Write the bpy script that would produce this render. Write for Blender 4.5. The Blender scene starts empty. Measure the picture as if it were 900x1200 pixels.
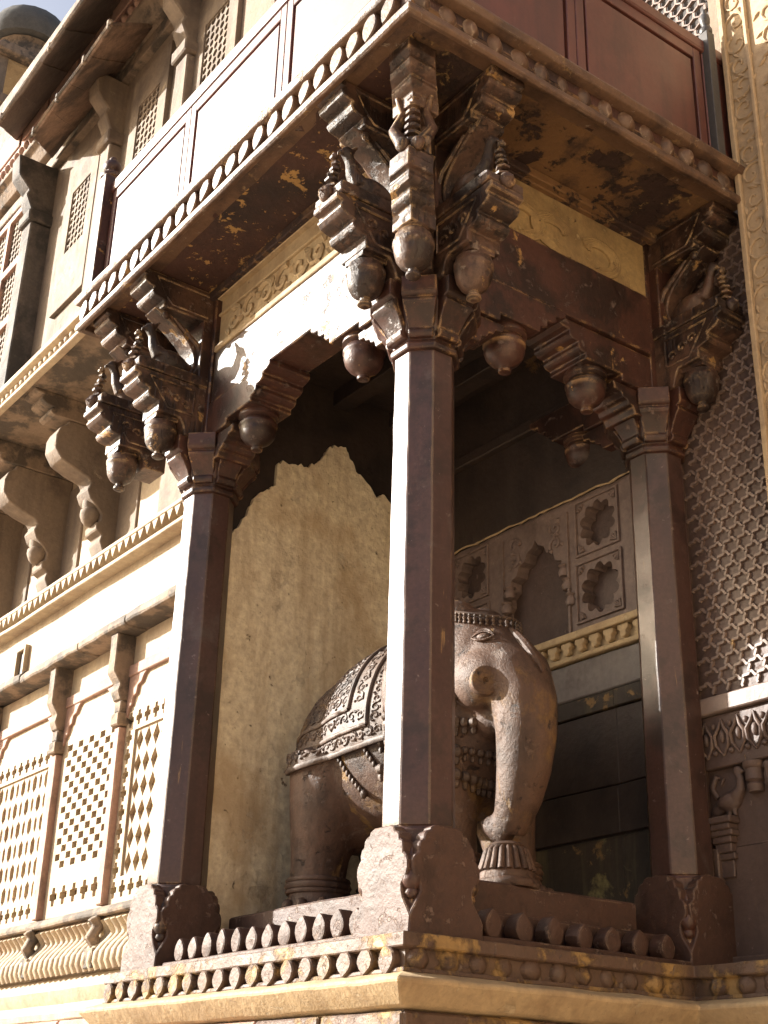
import bpy, bmesh, math, random
from mathutils import Vector, Matrix, noise
from mathutils.bvhtree import BVHTree
from mathutils.geometry import tessellate_polygon
PI = math.pi
R = math.radians
rnd = random.Random(7)
sc = bpy.context.scene

# ------------------------------------------------------------------ camera
F = 1575.12                                   # focal length in pixels of the 900x1200 photograph
CM = Matrix(((0.597987, 0.317681, 0.735860), (0.801151, -0.264209, -0.536982), (0.023832, 0.910644, -0.412504)))
CP = Vector((3.44966, -2.68921, 1.6))
cam = bpy.data.cameras.new('camera')
cam.sensor_fit = 'VERTICAL'
cam.sensor_height = 36
cam.lens = F / 1200 * 36
cam.clip_end = 2000
cam_o = bpy.data.objects.new('camera', cam)
sc.collection.objects.link(cam_o)
cam_o.matrix_world = Matrix.Translation(CP) @ CM.to_4x4()
sc.camera = cam_o
sc.render.resolution_x, sc.render.resolution_y = 768, 1024

# ------------------------------------------------------------------ light
SUN = Vector((-1.24, -1.0, 0.65)).normalized()
w = bpy.data.worlds.new('World')
sc.world = w
w.use_nodes = True
nt = w.node_tree
sky = nt.nodes.new('ShaderNodeTexSky')
sky.sky_type = 'NISHITA'
sky.sun_disc = False
sky.sun_elevation = math.asin(SUN.z)
sky.sun_rotation = math.atan2(SUN.x, SUN.y)
sky.dust_density = 8.0
nt.nodes['Background'].inputs[1].default_value = 0.095
nt.links.new(sky.outputs[0], nt.nodes['Background'].inputs[0])
sl = bpy.data.lights.new('sun', 'SUN')
sl.energy = 5.0
sl.angle = R(0.5)
sl.color = (1.0, 0.96, 0.9)
so = bpy.data.objects.new('sun', sl)
sc.collection.objects.link(so)
so.rotation_euler = SUN.to_track_quat('Z', 'Y').to_euler()
so.location = (-6, -6, 12)
sc.view_settings.view_transform = 'Standard'
sc.view_settings.look = 'None'
sc.view_settings.exposure = 1.5
sc.view_settings.gamma = 1

# ------------------------------------------------------------------ helpers
def ray(px, py):
    return (CM @ Vector((px - 450, 600 - py, -F))).normalized()
def at(px, py, axis, val):
    r = ray(px, py)
    return CP + r * ((val - CP[axis]) / r[axis])

def link(o):
    sc.collection.objects.link(o)
    return o

class MB:
    """collects shapes for one mesh"""
    def __init__(s):
        s.v = []
        s.f = []
    def add(s, vs, fs):
        n = len(s.v)
        s.v += [Vector(p) for p in vs]
        s.f += [tuple(i + n for i in q) for q in fs]
        return s
    def box(s, x0, x1, y0, y1, z0, z1):
        return s.add([(x, y, z) for x in (x0, x1) for y in (y0, y1) for z in (z0, z1)],
                     [(0, 1, 3, 2), (4, 6, 7, 5), (0, 4, 5, 1), (2, 3, 7, 6), (0, 2, 6, 4), (1, 5, 7, 3)])
    def prism(s, poly, ax, a0, a1):
        def P(u, v, a):
            return (a, u, v) if ax == 'x' else (u, a, v) if ax == 'y' else (u, v, a)
        n = len(poly)
        return s.add([P(u, v, a0) for u, v in poly] + [P(u, v, a1) for u, v in poly],
                     [tuple(range(n)), tuple(range(2 * n - 1, n - 1, -1))] +
                     [(i, (i + 1) % n, (i + 1) % n + n, i + n) for i in range(n)])
    def lathe(s, prof, cx=0, cy=0, n=16, rot=0):
        vs, fs = [], []
        m = len(prof)
        for r, z in prof:
            for k in range(n):
                a = 2 * PI * k / n + rot
                vs.append((cx + r * math.cos(a), cy + r * math.sin(a), z))
        for j in range(m - 1):
            for k in range(n):
                fs.append((j * n + k, j * n + (k + 1) % n, (j + 1) * n + (k + 1) % n, (j + 1) * n + k))
        fs.append(tuple(range(n)))
        fs.append(tuple((m - 1) * n + k for k in range(n)))
        return s.add(vs, fs)
    def tube(s, pts, rad, n=8, flat=1.0):
        pts = [Vector(p) for p in pts]
        if not hasattr(rad, '__len__'):
            rad = [rad] * len(pts)
        vs, fs = [], []
        up = None
        for i, p in enumerate(pts):
            d = (pts[min(i + 1, len(pts) - 1)] - pts[max(i - 1, 0)])
            if d.length < 1e-9:
                d = Vector((0, 0, 1))
            d.normalize()
            if up is None:
                up = Vector((0, 0, 1)) if abs(d.z) < 0.9 else Vector((0, 1, 0))
            a = (up - d * up.dot(d))
            if a.length < 1e-5:
                a = d.orthogonal()
            a.normalize()
            up = a
            b = d.cross(a)
            for k in range(n):
                t = 2 * PI * (k + .5) / n
                vs.append(p + a * (math.cos(t) * rad[i]) + b * (math.sin(t) * rad[i] * flat))
        for i in range(len(pts) - 1):
            for k in range(n):
                fs.append((i * n + k, i * n + (k + 1) % n, (i + 1) * n + (k + 1) % n, (i + 1) * n + k))
        fs.append(tuple(range(n)))
        fs.append(tuple((len(pts) - 1) * n + k for k in range(n)))
        return s.add(vs, fs)
    def ell(s, c, r, nu=14, nv=10, rot=None):
        c = Vector(c)
        vs, fs = [], []
        for j in range(1, nv):
            t = PI * j / nv
            for k in range(nu):
                a = 2 * PI * k / nu
                p = Vector((r[0] * math.sin(t) * math.cos(a), r[1] * math.sin(t) * math.sin(a), r[2] * math.cos(t)))
                vs.append(c + (rot @ p if rot else p))
        top = Vector((0, 0, r[2]))
        vs += [c + (rot @ top if rot else top), c - (rot @ top if rot else top)]
        T = len(vs) - 2
        for j in range(nv - 2):
            for k in range(nu):
                fs.append((j * nu + k, j * nu + (k + 1) % nu, (j + 1) * nu + (k + 1) % nu, (j + 1) * nu + k))
        for k in range(nu):
            fs.append((T, (k + 1) % nu, k))
            fs.append((T + 1, (nv - 2) * nu + k, (nv - 2) * nu + (k + 1) % nu))
        return s.add(vs, fs)
    def sweep(s, path, prof, closed=False):
        """profile (outward offset, z) along a 2-D path, mitred; outward is to the right of travel"""
        n, m = len(path), len(prof)
        vs, fs = [], []
        for i in range(n):
            p = Vector(path[i])
            d0 = (p - Vector(path[i - 1])).normalized() if (i > 0 or closed) else None
            d1 = (Vector(path[(i + 1) % n]) - p).normalized() if (i < n - 1 or closed) else None
            d0 = d0 or d1
            d1 = d1 or d0
            n0, n1 = Vector((d0.y, -d0.x)), Vector((d1.y, -d1.x))
            mi = (n0 + n1)
            mi = mi / max(mi.dot(n0), .2)
            for o, z in prof:
                q = p + mi * o
                vs.append((q.x, q.y, z))
        for i in range(n if closed else n - 1):
            for j in range(m):
                a, b = i * m + j, i * m + (j + 1) % m
                c, d = ((i + 1) % n) * m + (j + 1) % m, ((i + 1) % n) * m + j
                fs.append((a, b, c, d))
        if not closed:
            fs.append(tuple(range(m)))
            fs.append(tuple((n - 1) * m + j for j in range(m)))
        return s.add(vs, fs)
    def plate(s, outer, holes, ax, a0, a1, back=True):
        """flat plate with holes; 2-D loops, front at a0, back at a1"""
        def P(u, a):
            return (a, u[0], u[1]) if ax == 'x' else (u[0], a, u[1]) if ax == 'y' else (u[0], u[1], a)
        loops = [outer] + holes
        flat = [q for l in loops for q in l]
        tris = tessellate_polygon([[Vector((q[0], q[1], 0)) for q in l] for l in loops])
        n = len(flat)
        vs = [P(q, a0) for q in flat] + [P(q, a1) for q in flat]
        fs = [tuple(t) for t in tris]
        if back:
            fs += [tuple(i + n for i in reversed(t)) for t in tris]
        o = 0
        for l in loops:
            k = len(l)
            fs += [(o + i, o + (i + 1) % k, o + (i + 1) % k + n, o + i + n) for i in range(k)]
            o += k
        return s.add(vs, fs)
    def xf(s, M):
        s.v = [M @ p for p in s.v]
        return s
    def mesh(s, name, mat, bevel=0, smooth=38, jit=0, cut=0, seg=1, freq=7):
        me = bpy.data.meshes.new(name)
        me.from_pydata([tuple(p) for p in s.v], [], s.f)
        bm = bmesh.new()
        bm.from_mesh(me)
        bmesh.ops.recalc_face_normals(bm, faces=bm.faces)
        if bevel:
            es = [e for e in bm.edges if len(e.link_faces) == 2 and e.calc_face_angle(0) > R(28)]
            bmesh.ops.bevel(bm, geom=es, offset=bevel, segments=seg, affect='EDGES', profile=.5, clamp_overlap=True)
        if cut:
            for _ in range(5):
                es = [e for e in bm.edges if e.calc_length() > cut]
                if not es or len(bm.faces) > 60000:
                    break
                bmesh.ops.subdivide_edges(bm, edges=es, cuts=1, use_grid_fill=True)
        if jit:
            for v in bm.verts:
                v.co += noise.noise_vector(v.co * freq) * jit + noise.noise_vector(v.co * freq * 4.3) * jit * .4
        bm.to_mesh(me)
        bm.free()
        if bevel and smooth == 38:
            smooth = 21
        if smooth:
            me.polygons.foreach_set('use_smooth', [True] * len(me.polygons))
            me.set_sharp_from_angle(angle=R(smooth))
        me.materials.append(M[mat])
        return me

def thing(name, label, cat, loc=(0, 0, 0), rotz=0, group=None, kind=None):
    o = link(bpy.data.objects.new(name, None))
    o.empty_display_size = .1
    o.location = loc
    o.rotation_euler = (0, 0, rotz)
    tag(o, label, cat, group, kind or 'thing')
    return o
def tag(o, label=None, cat=None, group=None, kind=None):
    if label: o['label'] = label
    if cat: o['category'] = cat
    if group: o['group'] = group
    if kind: o['kind'] = kind
    return o
def put(name, me, parent=None, loc=(0, 0, 0), rot=(0, 0, 0), scale=(1, 1, 1)):
    o = link(bpy.data.objects.new(name, me))
    o.parent = parent
    o.location = loc
    o.rotation_euler = rot
    o.scale = scale
    return o
def part(name, mb, mat, parent, local=False, **k):
    """shape given in world space (or local=True) as a part of parent"""
    if not local and parent is not None:
        p = parent
        off = Vector((0, 0, 0))
        while p is not None:
            off += p.location
            p = p.parent
        mb.v = [q - off for q in mb.v]
    return put(name, mb.mesh(name, mat, **k), parent)
def dup(o, parent=None, **kw):
    c = o.copy()
    link(c)
    c.parent = parent
    for ch in list(o.children):
        dup(ch, c)
    for k, v in kw.items():
        if k == 'loc': c.location = v
        elif k == 'rotz': c.rotation_euler = (0, 0, v)
        elif k == 'scale': c.scale = v
        else: c[k] = v
    return c
def remeshed(mb, name, mat, voxel, its=6):
    me = bpy.data.meshes.new(name)
    me.from_pydata([tuple(p) for p in mb.v], [], mb.f)
    bm = bmesh.new(); bm.from_mesh(me)
    bmesh.ops.recalc_face_normals(bm, faces=bm.faces)
    bm.to_mesh(me); bm.free()
    o = link(bpy.data.objects.new(name, me))
    r = o.modifiers.new('r', 'REMESH')
    r.mode = 'VOXEL'
    r.voxel_size = voxel
    r.use_smooth_shade = True
    q = o.modifiers.new('s', 'SMOOTH')
    q.iterations = its
    q.factor = .5
    dg = bpy.context.evaluated_depsgraph_get()
    out = bpy.data.meshes.new_from_object(o.evaluated_get(dg))
    bpy.data.objects.remove(o)
    out.name = name
    out.materials.clear()
    out.materials.append(M[mat])
    return out

# ------------------------------------------------------------------ materials
M = {}
def mat(name, a, b, rough=.6, big=1.6, stain=None, patches=(), streak=None, bump=.25, fine=38, spec=.5, grain=.25, crack=0, edge=None, lump=.8, runs=None):
    """a/b: two tones mixed by a large noise; stain/streak: darker soiling; patches: (colour, scale, threshold, softness)"""
    m = bpy.data.materials.new(name)
    m.use_nodes = True
    t = m.node_tree
    N, L = t.nodes, t.links
    bs = N['Principled BSDF']
    geo = N.new('ShaderNodeNewGeometry')
    pos = geo.outputs['Position']
    def nz(scale, detail=6, rgh=.6, src=None, dist=0):
        n = N.new('ShaderNodeTexNoise')
        n.inputs['Scale'].default_value = scale
        n.inputs['Detail'].default_value = detail
        n.inputs['Roughness'].default_value = rgh
        n.inputs['Distortion'].default_value = dist
        L.new(src or pos, n.inputs['Vector'])
        return n.outputs['Fac']
    def ramp(f, lo, hi):
        r = N.new('ShaderNodeMapRange')
        r.inputs['From Min'].default_value = lo
        r.inputs['From Max'].default_value = hi
        L.new(f, r.inputs['Value'])
        return r.outputs['Result']
    def mix(fac, c1, c2, mode='MIX'):
        x = N.new('ShaderNodeMix')
        x.data_type = 'RGBA'
        x.blend_type = mode
        if isinstance(fac, (int, float)): x.inputs[0].default_value = fac
        else: L.new(fac, x.inputs[0])
        for s_, c in ((6, c1), (7, c2)):
            if isinstance(c, tuple): x.inputs[s_].default_value = (*c, 1)
            else: L.new(c, x.inputs[s_])
        return x.outputs[2]
    def mul(f, k):
        q = N.new('ShaderNodeMath'); q.operation = 'MULTIPLY'
        L.new(f, q.inputs[0])
        if isinstance(k, (int, float)): q.inputs[1].default_value = k
        else: L.new(k, q.inputs[1])
        return q.outputs[0]
    def addn(f, g):
        q = N.new('ShaderNodeMath'); q.operation = 'ADD'
        L.new(f, q.inputs[0]); L.new(g, q.inputs[1])
        return q.outputs[0]
    col = mix(ramp(nz(big, 5), .35, .65), a, b)
    fn = nz(fine, 5, .7)
    col = mix(grain, col, mix(ramp(fn, .3, .7), tuple(x * .45 for x in a), tuple(min(1, x * 1.45) for x in b)))
    height = mul(fn, .5)
    if stain:
        c_, sc_, th, so_ = stain
        col = mix(mul(ramp(nz(sc_, 8, .65), th, th + so_), .8), col, c_)
    if streak:
        c_, amt = streak
        mp = N.new('ShaderNodeMapping')
        mp.inputs['Scale'].default_value = (1, 1, .1)
        L.new(pos, mp.inputs['Vector'])
        col = mix(mul(ramp(nz(7, 5, .6, mp.outputs[0]), .5, .72), amt), col, c_)
    for k, (c_, sc_, th, so_) in enumerate(patches):
        mk = ramp(nz(sc_, 9, .68, dist=.3), th, th + so_)
        col = mix(mk, col, mix(ramp(fn, .35, .65), tuple(x * .75 for x in c_), c_))
        height = addn(height, mul(mk, -.6))
    height = addn(height, mul(nz(13, 4, .55), lump))
    if runs:
        rc, rs, rt = runs
        mr = N.new('ShaderNodeMapping')
        mr.inputs['Scale'].default_value = (1, 1, .07)
        L.new(pos, mr.inputs['Vector'])
        rk = mul(ramp(nz(rs, 7, .6, mr.outputs[0]), rt, rt + .03), ramp(nz(5, 8, .75), .42, .52))
        col = mix(rk, col, rc)
        height = addn(height, mul(rk, -.4))
    if edge:
        ec, er, ea = edge
        bv = N.new('ShaderNodeBevel')
        bv.samples = 4
        bv.inputs['Radius'].default_value = er
        dt = N.new('ShaderNodeVectorMath'); dt.operation = 'DOT_PRODUCT'
        L.new(bv.outputs[0], dt.inputs[0]); L.new(geo.outputs['True Normal'], dt.inputs[1])
        em = mul(mul(ramp(dt.outputs['Value'], .985, .9), ramp(nz(11, 8, .75), .5, .58)), ea)
        col = mix(em, col, ec)
    if crack:
        vo = N.new('ShaderNodeTexVoronoi')
        vo.feature = 'DISTANCE_TO_EDGE'
        vo.inputs['Scale'].default_value = crack
        wp = N.new('ShaderNodeVectorMath'); wp.operation = 'MULTIPLY_ADD'
        nn = N.new('ShaderNodeTexNoise'); nn.inputs['Scale'].default_value = 6
        L.new(pos, nn.inputs['Vector'])
        L.new(nn.outputs['Color'], wp.inputs[0]); wp.inputs[1].default_value = (.5, .5, .5); L.new(pos, wp.inputs[2])
        L.new(wp.outputs[0], vo.inputs['Vector'])
        ck = mul(ramp(vo.outputs['Distance'], .012, .0), ramp(nz(1.7, 3), .5, .62))
        col = mix(mul(ck, .22), col, tuple(x * .3 for x in a))
        height = addn(height, mul(ck, -.8))
    L.new(col, bs.inputs['Base Color'])
    rr = N.new('ShaderNodeMapRange')
    rr.inputs['To Min'].default_value = max(.05, rough - .12)
    rr.inputs['To Max'].default_value = min(1, rough + .15)
    L.new(nz(9, 6), rr.inputs['Value'])
    L.new(rr.outputs[0], bs.inputs['Roughness'])
    bs.inputs['Specular IOR Level'].default_value = spec
    bp = N.new('ShaderNodeBump')
    bp.inputs['Strength'].default_value = bump
    bp.inputs['Distance'].default_value = .012
    L.new(height, bp.inputs['Height'])
    L.new(bp.outputs[0], bs.inputs['Normal'])
    M[name] = m
    return m

OC = (.40, .235, .085)
PALE = (.42, .33, .25)
mat('brown', (.048, .019, .0135), (.068, .029, .021), rough=.42, lump=.5, stain=((.014, .008, .0065), 4, .48, .1), patches=((OC, 2.6, .63, .025), ((.36, .2, .06), 9, .665, .02), ((.14, .1, .085), 16, .6, .08)), streak=((.028, .015, .012), .7), bump=.4, grain=.4, edge=((.34, .21, .1), .014, .9), runs=((.3, .175, .06), 9, .66))
mat('shaft', (.052, .024, .0195), (.068, .036, .03), rough=.37, spec=.65, lump=.18, big=2.5, stain=((.022, .012, .01), 4.5, .5, .1), patches=(((.085, .06, .053), 5, .585, .1), (OC, 4.2, .69, .02), ((.16, .12, .105), 34, .64, .04)), streak=((.032, .017, .014), .8), bump=.14, fine=60, grain=.4, edge=((.34, .22, .11), .012, .9), runs=((.27, .165, .065), 12, .645))
mat('carved', (.06, .029, .019), (.11, .063, .042), rough=.46, big=3.5, stain=((.015, .008, .006), 5, .46, .08), patches=((OC, 6.5, .61, .03), ((.24, .185, .145), 18, .6, .06)), streak=((.028, .016, .012), .75), bump=.6, grain=.45, edge=((.4, .27, .14), .012, .95), runs=((.02, .011, .008), 10, .54))
mat('base', (.082, .044, .033), (.056, .028, .02), rough=.56, spec=.45, big=4, stain=((.035, .018, .013), 8, .52, .12), patches=(((.17, .115, .09), 22, .6, .05), ((.3, .19, .08), 6, .66, .04)), bump=.6, fine=45, grain=.5, edge=((.36, .26, .18), .008, .6))
mat('slab', (.13, .085, .06), (.085, .05, .035), rough=.56, spec=.45, stain=((.045, .024, .016), 6, .5, .12), patches=(((.33, .21, .08), 6, .52, .08), ((.2, .15, .12), 20, .6, .06)), streak=((.3, .19, .07), .45), bump=.7, fine=40, grain=.45)
mat('cornice', (.16, .095, .055), (.11, .06, .035), rough=.48, spec=.6, stain=((.045, .025, .018), 5, .5, .12), patches=(((.38, .24, .1), 7, .6, .06), ((.34, .27, .2), 19, .63, .05)), bump=.6, grain=.4, edge=(PALE, .01, .7))
mat('soffit', (.045, .02, .014), (.07, .03, .02), rough=.7, patches=(((.4, .24, .08), 6.5, .595, .012), ((.38, .22, .08), 21, .605, .012)), stain=((.014, .009, .008), 2.2, .48, .2), bump=.7)
mat('soffit_ochre', (.2, .11, .045), (.12, .063, .027), rough=.75, patches=(((.04, .02, .015), 3.4, .53, .02), ((.3, .19, .08), 9, .6, .03), ((.03, .017, .013), 14, .58, .03)), stain=((.045, .025, .018), 3.5, .46, .1), bump=.8)
mat('ochre', (.45, .35, .21), (.36, .265, .15), rough=.8, stain=((.2, .13, .07), 4, .53, .2), patches=(((.52, .42, .27), 12, .6, .08), ((.14, .08, .05), 26, .66, .04)), streak=((.18, .115, .06), .5), bump=.6, grain=.4)
mat('yellow', (.36, .265, .125), (.28, .19, .08), rough=.8, stain=((.13, .08, .04), 3, .5, .2), patches=(((.44, .34, .18), 9, .62, .05), ((.09, .05, .03), 22, .64, .04)), streak=((.12, .075, .04), .6), bump=.7, grain=.45)
mat('plaster', (.7, .58, .4), (.77, .66, .49), rough=.85, big=1.4, stain=((.48, .36, .22), 2.4, .5, .14), streak=((.4, .29, .175), .85), patches=(((.66, .58, .44), 5, .6, .12), ((.22, .15, .095), 26, .65, .05), ((.26, .19, .13), 1.9, .6, .12)), bump=.9, grain=.45, fine=24, lump=1.4)
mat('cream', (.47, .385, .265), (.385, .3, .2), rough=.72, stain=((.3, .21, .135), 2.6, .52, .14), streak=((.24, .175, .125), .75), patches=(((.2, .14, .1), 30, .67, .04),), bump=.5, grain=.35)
mat('cream_dull_shade', (.25, .19, .135), (.18, .135, .095), rough=.8, stain=((.09, .065, .05), 3, .52, .15), streak=((.085, .065, .05), .75), patches=(((.33, .26, .18), 8, .62, .08),), bump=.6, grain=.4)  # dull cream stone; on the upper storey it also carries the eave shade
mat('pilaster_cream', (.48, .37, .24), (.38, .28, .17), rough=.78, stain=((.18, .12, .07), 3, .54, .15), streak=((.2, .14, .085), .5), bump=.6, grain=.35)
mat('weathered', (.3, .22, .15), (.19, .14, .1), rough=.8, stain=((.045, .04, .034), 5, .46, .1), streak=((.05, .042, .036), .6), bump=.8, grain=.4)
mat('weathered_shade', (.075, .065, .055), (.13, .105, .085), rough=.8, stain=((.03, .028, .025), 4, .48, .12), streak=((.03, .028, .024), .6), bump=.7, grain=.4)  # weathered stone, darkened to paint in the pilaster's shadow side
mat('pinkstone', (.42, .265, .2), (.33, .2, .15), rough=.75, stain=((.12, .08, .06), 4, .54, .15), streak=((.12, .085, .065), .5), bump=.5, grain=.4)
mat('redstone', (.25, .13, .1), (.33, .19, .145), rough=.75, stain=((.1, .07, .055), 4, .53, .15), patches=(((.46, .36, .24), 3, .64, .06),), bump=.7, grain=.4)
mat('jali_back', (.42, .29, .16), (.34, .23, .125), rough=.8, bump=.2)
mat('gatewall', (.115, .077, .064), (.085, .055, .046), rough=.55, stain=((.045, .027, .022), 3, .52, .2), patches=(((.32, .2, .085), 4, .69, .03), ((.23, .16, .13), 20, .64, .05)), streak=((.05, .032, .026), .6), bump=.5, grain=.4, edge=((.3, .21, .15), .008, .6))
mat('niche', (.145, .105, .092), (.185, .135, .115), rough=.6, stain=((.06, .04, .035), 4, .54, .2), patches=(((.38, .25, .11), 5, .7, .03), ((.25, .2, .17), 24, .64, .05)), bump=.5, grain=.4)
mat('soot_shade', (.022, .015, .013), (.038, .025, .02), rough=.6, stain=((.008, .006, .006), 3, .48, .2), patches=(((.15, .085, .035), 3.3, .67, .03),), streak=((.06, .045, .038), .35), bump=.5)  # sooty stone; also painted shade in the wall slot and behind window lattices
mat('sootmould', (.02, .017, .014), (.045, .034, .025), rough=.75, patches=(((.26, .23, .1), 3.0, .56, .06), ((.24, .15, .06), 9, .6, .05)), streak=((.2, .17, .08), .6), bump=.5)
mat('greyband', (.12, .11, .105), (.16, .14, .13), rough=.7, stain=((.06, .04, .035), 4, .55, .15), streak=((.05, .04, .035), .5), patches=(((.38, .26, .12), 4, .68, .04),), bump=.4)
mat('jalistone', (.25, .19, .16), (.18, .13, .11), rough=.5, stain=((.1, .06, .045), 5, .53, .2), patches=(((.4, .26, .11), 6, .66, .05),), bump=.3)
mat('maroon', (.085, .026, .019), (.12, .036, .025), rough=.45, spec=.85, stain=((.045, .016, .012), 2.5, .5, .2), patches=(((.16, .07, .05), 7, .62, .1),), streak=((.04, .014, .011), .8), bump=.06, fine=60, grain=.2, lump=.1, edge=((.24, .11, .08), .006, .5))
mat('elephant', (.118, .069, .048), (.076, .042, .028), rough=.54, spec=.38, big=3, stain=((.024, .014, .01), 4, .48, .16), patches=(((.19, .11, .042), 3.2, .55, .1), ((.16, .11, .085), 11, .58, .08), ((.025, .014, .01), 18, .6, .06)), streak=((.028, .016, .012), .8), runs=((.2, .12, .045), 8, .62), bump=.6, fine=95, grain=.4, lump=.9)
mat('elephant_trim', (.1, .063, .043), (.065, .039, .026), rough=.58, stain=((.022, .013, .01), 8, .47, .15), patches=(((.2, .12, .045), 5, .6, .08),), bump=.5, grain=.45)
mat('dome', (.07, .07, .067), (.12, .112, .1), rough=.85, stain=((.04, .04, .038), 2, .5, .2), bump=.5)
mat('chajja', (.2, .125, .09), (.29, .19, .13), rough=.8, big=1.3, stain=((.04, .03, .025), 1.8, .44, .12), streak=((.06, .045, .035), .5), bump=.7, grain=.4)
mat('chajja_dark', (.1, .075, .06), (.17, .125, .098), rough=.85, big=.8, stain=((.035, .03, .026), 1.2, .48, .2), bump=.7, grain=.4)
mat('iron', (.05, .05, .052), (.07, .068, .068), rough=.45, bump=.1)
mat('paving', (.42, .33, .24), (.34, .26, .19), rough=.85, big=.5, stain=((.2, .15, .11), 1.5, .56, .2), bump=.4)

# ------------------------------------------------------------------ ground
part('ground', MB().add([(-600, -600, 0), (600, -600, 0), (600, 600, 0), (-600, 600, 0)], [(0, 1, 2, 3)]), 'paving', None, smooth=0)
bpy.data.objects['ground']['kind'] = 'structure'

# ------------------------------------------------------------------ shared small pieces
def leaf_outline(wd, h, n=9, tip=1.25):
    """upright pointed oval, base at 0"""
    pts = []
    for k in range(n):
        t = k / n
        pts.append((-wd / 2 * math.sin(PI * (.12 + .88 * t)) ** .85, h * t))
    pts.append((0, h))
    pts += [(-a, b) for a, b in reversed(pts[:-1])]
    return pts[::-1]
def cornice_petal(wd, h, dep, name, m):
    """hanging petal of a cornice, bulging out, in local xz with front at -y"""
    prof = leaf_outline(wd, h, 8)
    prof = [(x, -z) for x, z in prof]
    b = MB()
    n = len(prof)
    vs = [(x, 0, z) for x, z in prof] + [(x * .86, -dep * .6, z * .94 - .02 * h) for x, z in prof] + [(x * .3, -dep, z * .42 - .28 * h) for x, z in prof]
    fs = [(i, (i + 1) % n, (i + 1) % n + n, i + n) for i in range(n)] + [(i + n, (i + 1) % n + n, (i + 1) % n + 2 * n, i + 2 * n) for i in range(n)]
    fs += [tuple(range(2 * n, 3 * n)), tuple(range(n))]
    b.add(vs, fs)
    return b.mesh(name, m, smooth=50)

def leaf_plate(wd, h, dep, name, m, seed=0):
    pr = [(x, -z) for x, z in leaf_outline(wd, h, 8)]
    b = MB().prism(pr, 'y', -dep, 0)
    b.xf(Matrix.Translation((seed * 3.1, 0, 0)))
    me = b.mesh(name, m, bevel=.004, jit=.003, freq=22)
    me.transform(Matrix.Translation((-seed * 3.1, 0, 0)))
    return me

def curls(mb, S, rects, r=.006, seed=1, dens=1.0):
    """carved scrollwork: spirals and leaves laid on the surface S(u, v, lift)"""
    g = random.Random(seed)
    for (u0, v0, u1, v1, size) in rects:
        nx = max(1, int((u1 - u0) / size * dens))
        nv = max(1, int((v1 - v0) / size * dens))
        for i in range(nx):
            for j in range(nv):
                cu = u0 + (i + .5) * (u1 - u0) / nx
                cv = v0 + (j + .5) * (v1 - v0) / nv
                hand = 1 if (i + j) % 2 else -1
                a0 = g.uniform(0, 6.3)
                pts, rad = [], []
                for k in range(11):
                    t = k / 10
                    rr = size * (.5 * (1 - t) + .06)
                    a = a0 + hand * t * 7.0
                    p = S(cu + rr * math.cos(a), cv + rr * math.sin(a), .002)
                    if p is None:
                        continue
                    pts.append(p)
                    rad.append(r * (1.15 - .5 * t))
                if len(pts) > 2:
                    mb.tube(pts, rad, 5)
                for q in range(3):
                    a = a0 + q * 2.1
                    p = S(cu + size * .46 * math.cos(a), cv + size * .46 * math.sin(a), .001)
                    p2 = S(cu + size * .66 * math.cos(a + .5), cv + size * .66 * math.sin(a + .5), .001)
                    if p is not None and p2 is not None:
                        mb.tube([p, (Vector(p) + Vector(p2)) / 2, p2], [r * .6, r * 1.5, r * .3], 5)

# ------------------------------------------------------------------ plinth
SX, SY = .18, -.19           # front corner of the top slab
PR = 1.07                    # front face of the plinth before the gate wall
path = [(-1.80, .3), (-1.80, SY), (SX, SY), (SX, PR), (2.6, PR)]
pl = thing('stone_plinth', 'high stone plinth with petal cornice and sloping ledge under the elephant porch', 'plinth', (0, 0, 0))
part('core', MB().prism([(-1.79, .5), (-1.79, SY + .02), (SX - .02, SY + .02), (SX - .02, PR + .02), (2.6, PR + .02), (2.6, 1.6), (-1.6, 1.6), (-1.6, .5)], 'z', 0.01, 2.095), 'slab', pl)
part('slab_edge', MB().sweep(path, [(-.1, 2.112), (0, 2.112), (0.002, 2.072), (-.012, 2.066), (-.1, 2.066)]), 'slab', pl, bevel=.003, cut=.12, jit=.003)
part('petal_fillet', MB().sweep(path, [(-.1, 2.012), (-.004, 2.012), (0, 2.0), (-.01, 1.99), (-.1, 1.99)]), 'slab', pl, bevel=.002, cut=.12, jit=.003)
part('petal_ground', MB().sweep(path, [(-.1, 2.08), (-.036, 2.08), (-.046, 2.0), (-.1, 2.0)]), 'yellow', pl)
part('ledge', MB().sweep(path, [(-.1, 1.998), (.0, 1.998), (.066, 1.978), (.07, 1.965), (.02, 1.905), (-.02, 1.895), (-.1, 1.895)]), 'ochre', pl, bevel=.004, cut=.12, jit=.004)
pms_ = [leaf_plate(.07 + .004 * q, .08, .034, 'petal', 'slab', q) for q in range(4)]
x = -1.75
while x < SX - .03:
    put('petal', rnd.choice(pms_), pl, (x + rnd.uniform(-.006, .006), SY + .034, 2.072), (0, R(rnd.uniform(-5, 5)), 0), scale=(rnd.uniform(.92, 1.05), 1.25, rnd.uniform(.95, 1.05)))
    x += .109
pm2 = cornice_petal(.09, .078, .03, 'petal', 'slab')
y = SY + .07
while y < PR - .03:
    put('petal', pm2, pl, (SX - .034, y + rnd.uniform(-.006, .006), 2.072), (R(rnd.uniform(-6, 6)), 0, PI / 2), (rnd.uniform(.85, 1.1), rnd.uniform(.8, 1.35), rnd.uniform(.9, 1.03)))
    y += .112
x = SX + .09
while x < 2.5:
    put('petal', pm2, pl, (x, PR + .034, 2.072), scale=(1, 1.25, 1))
    x += .115
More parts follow.
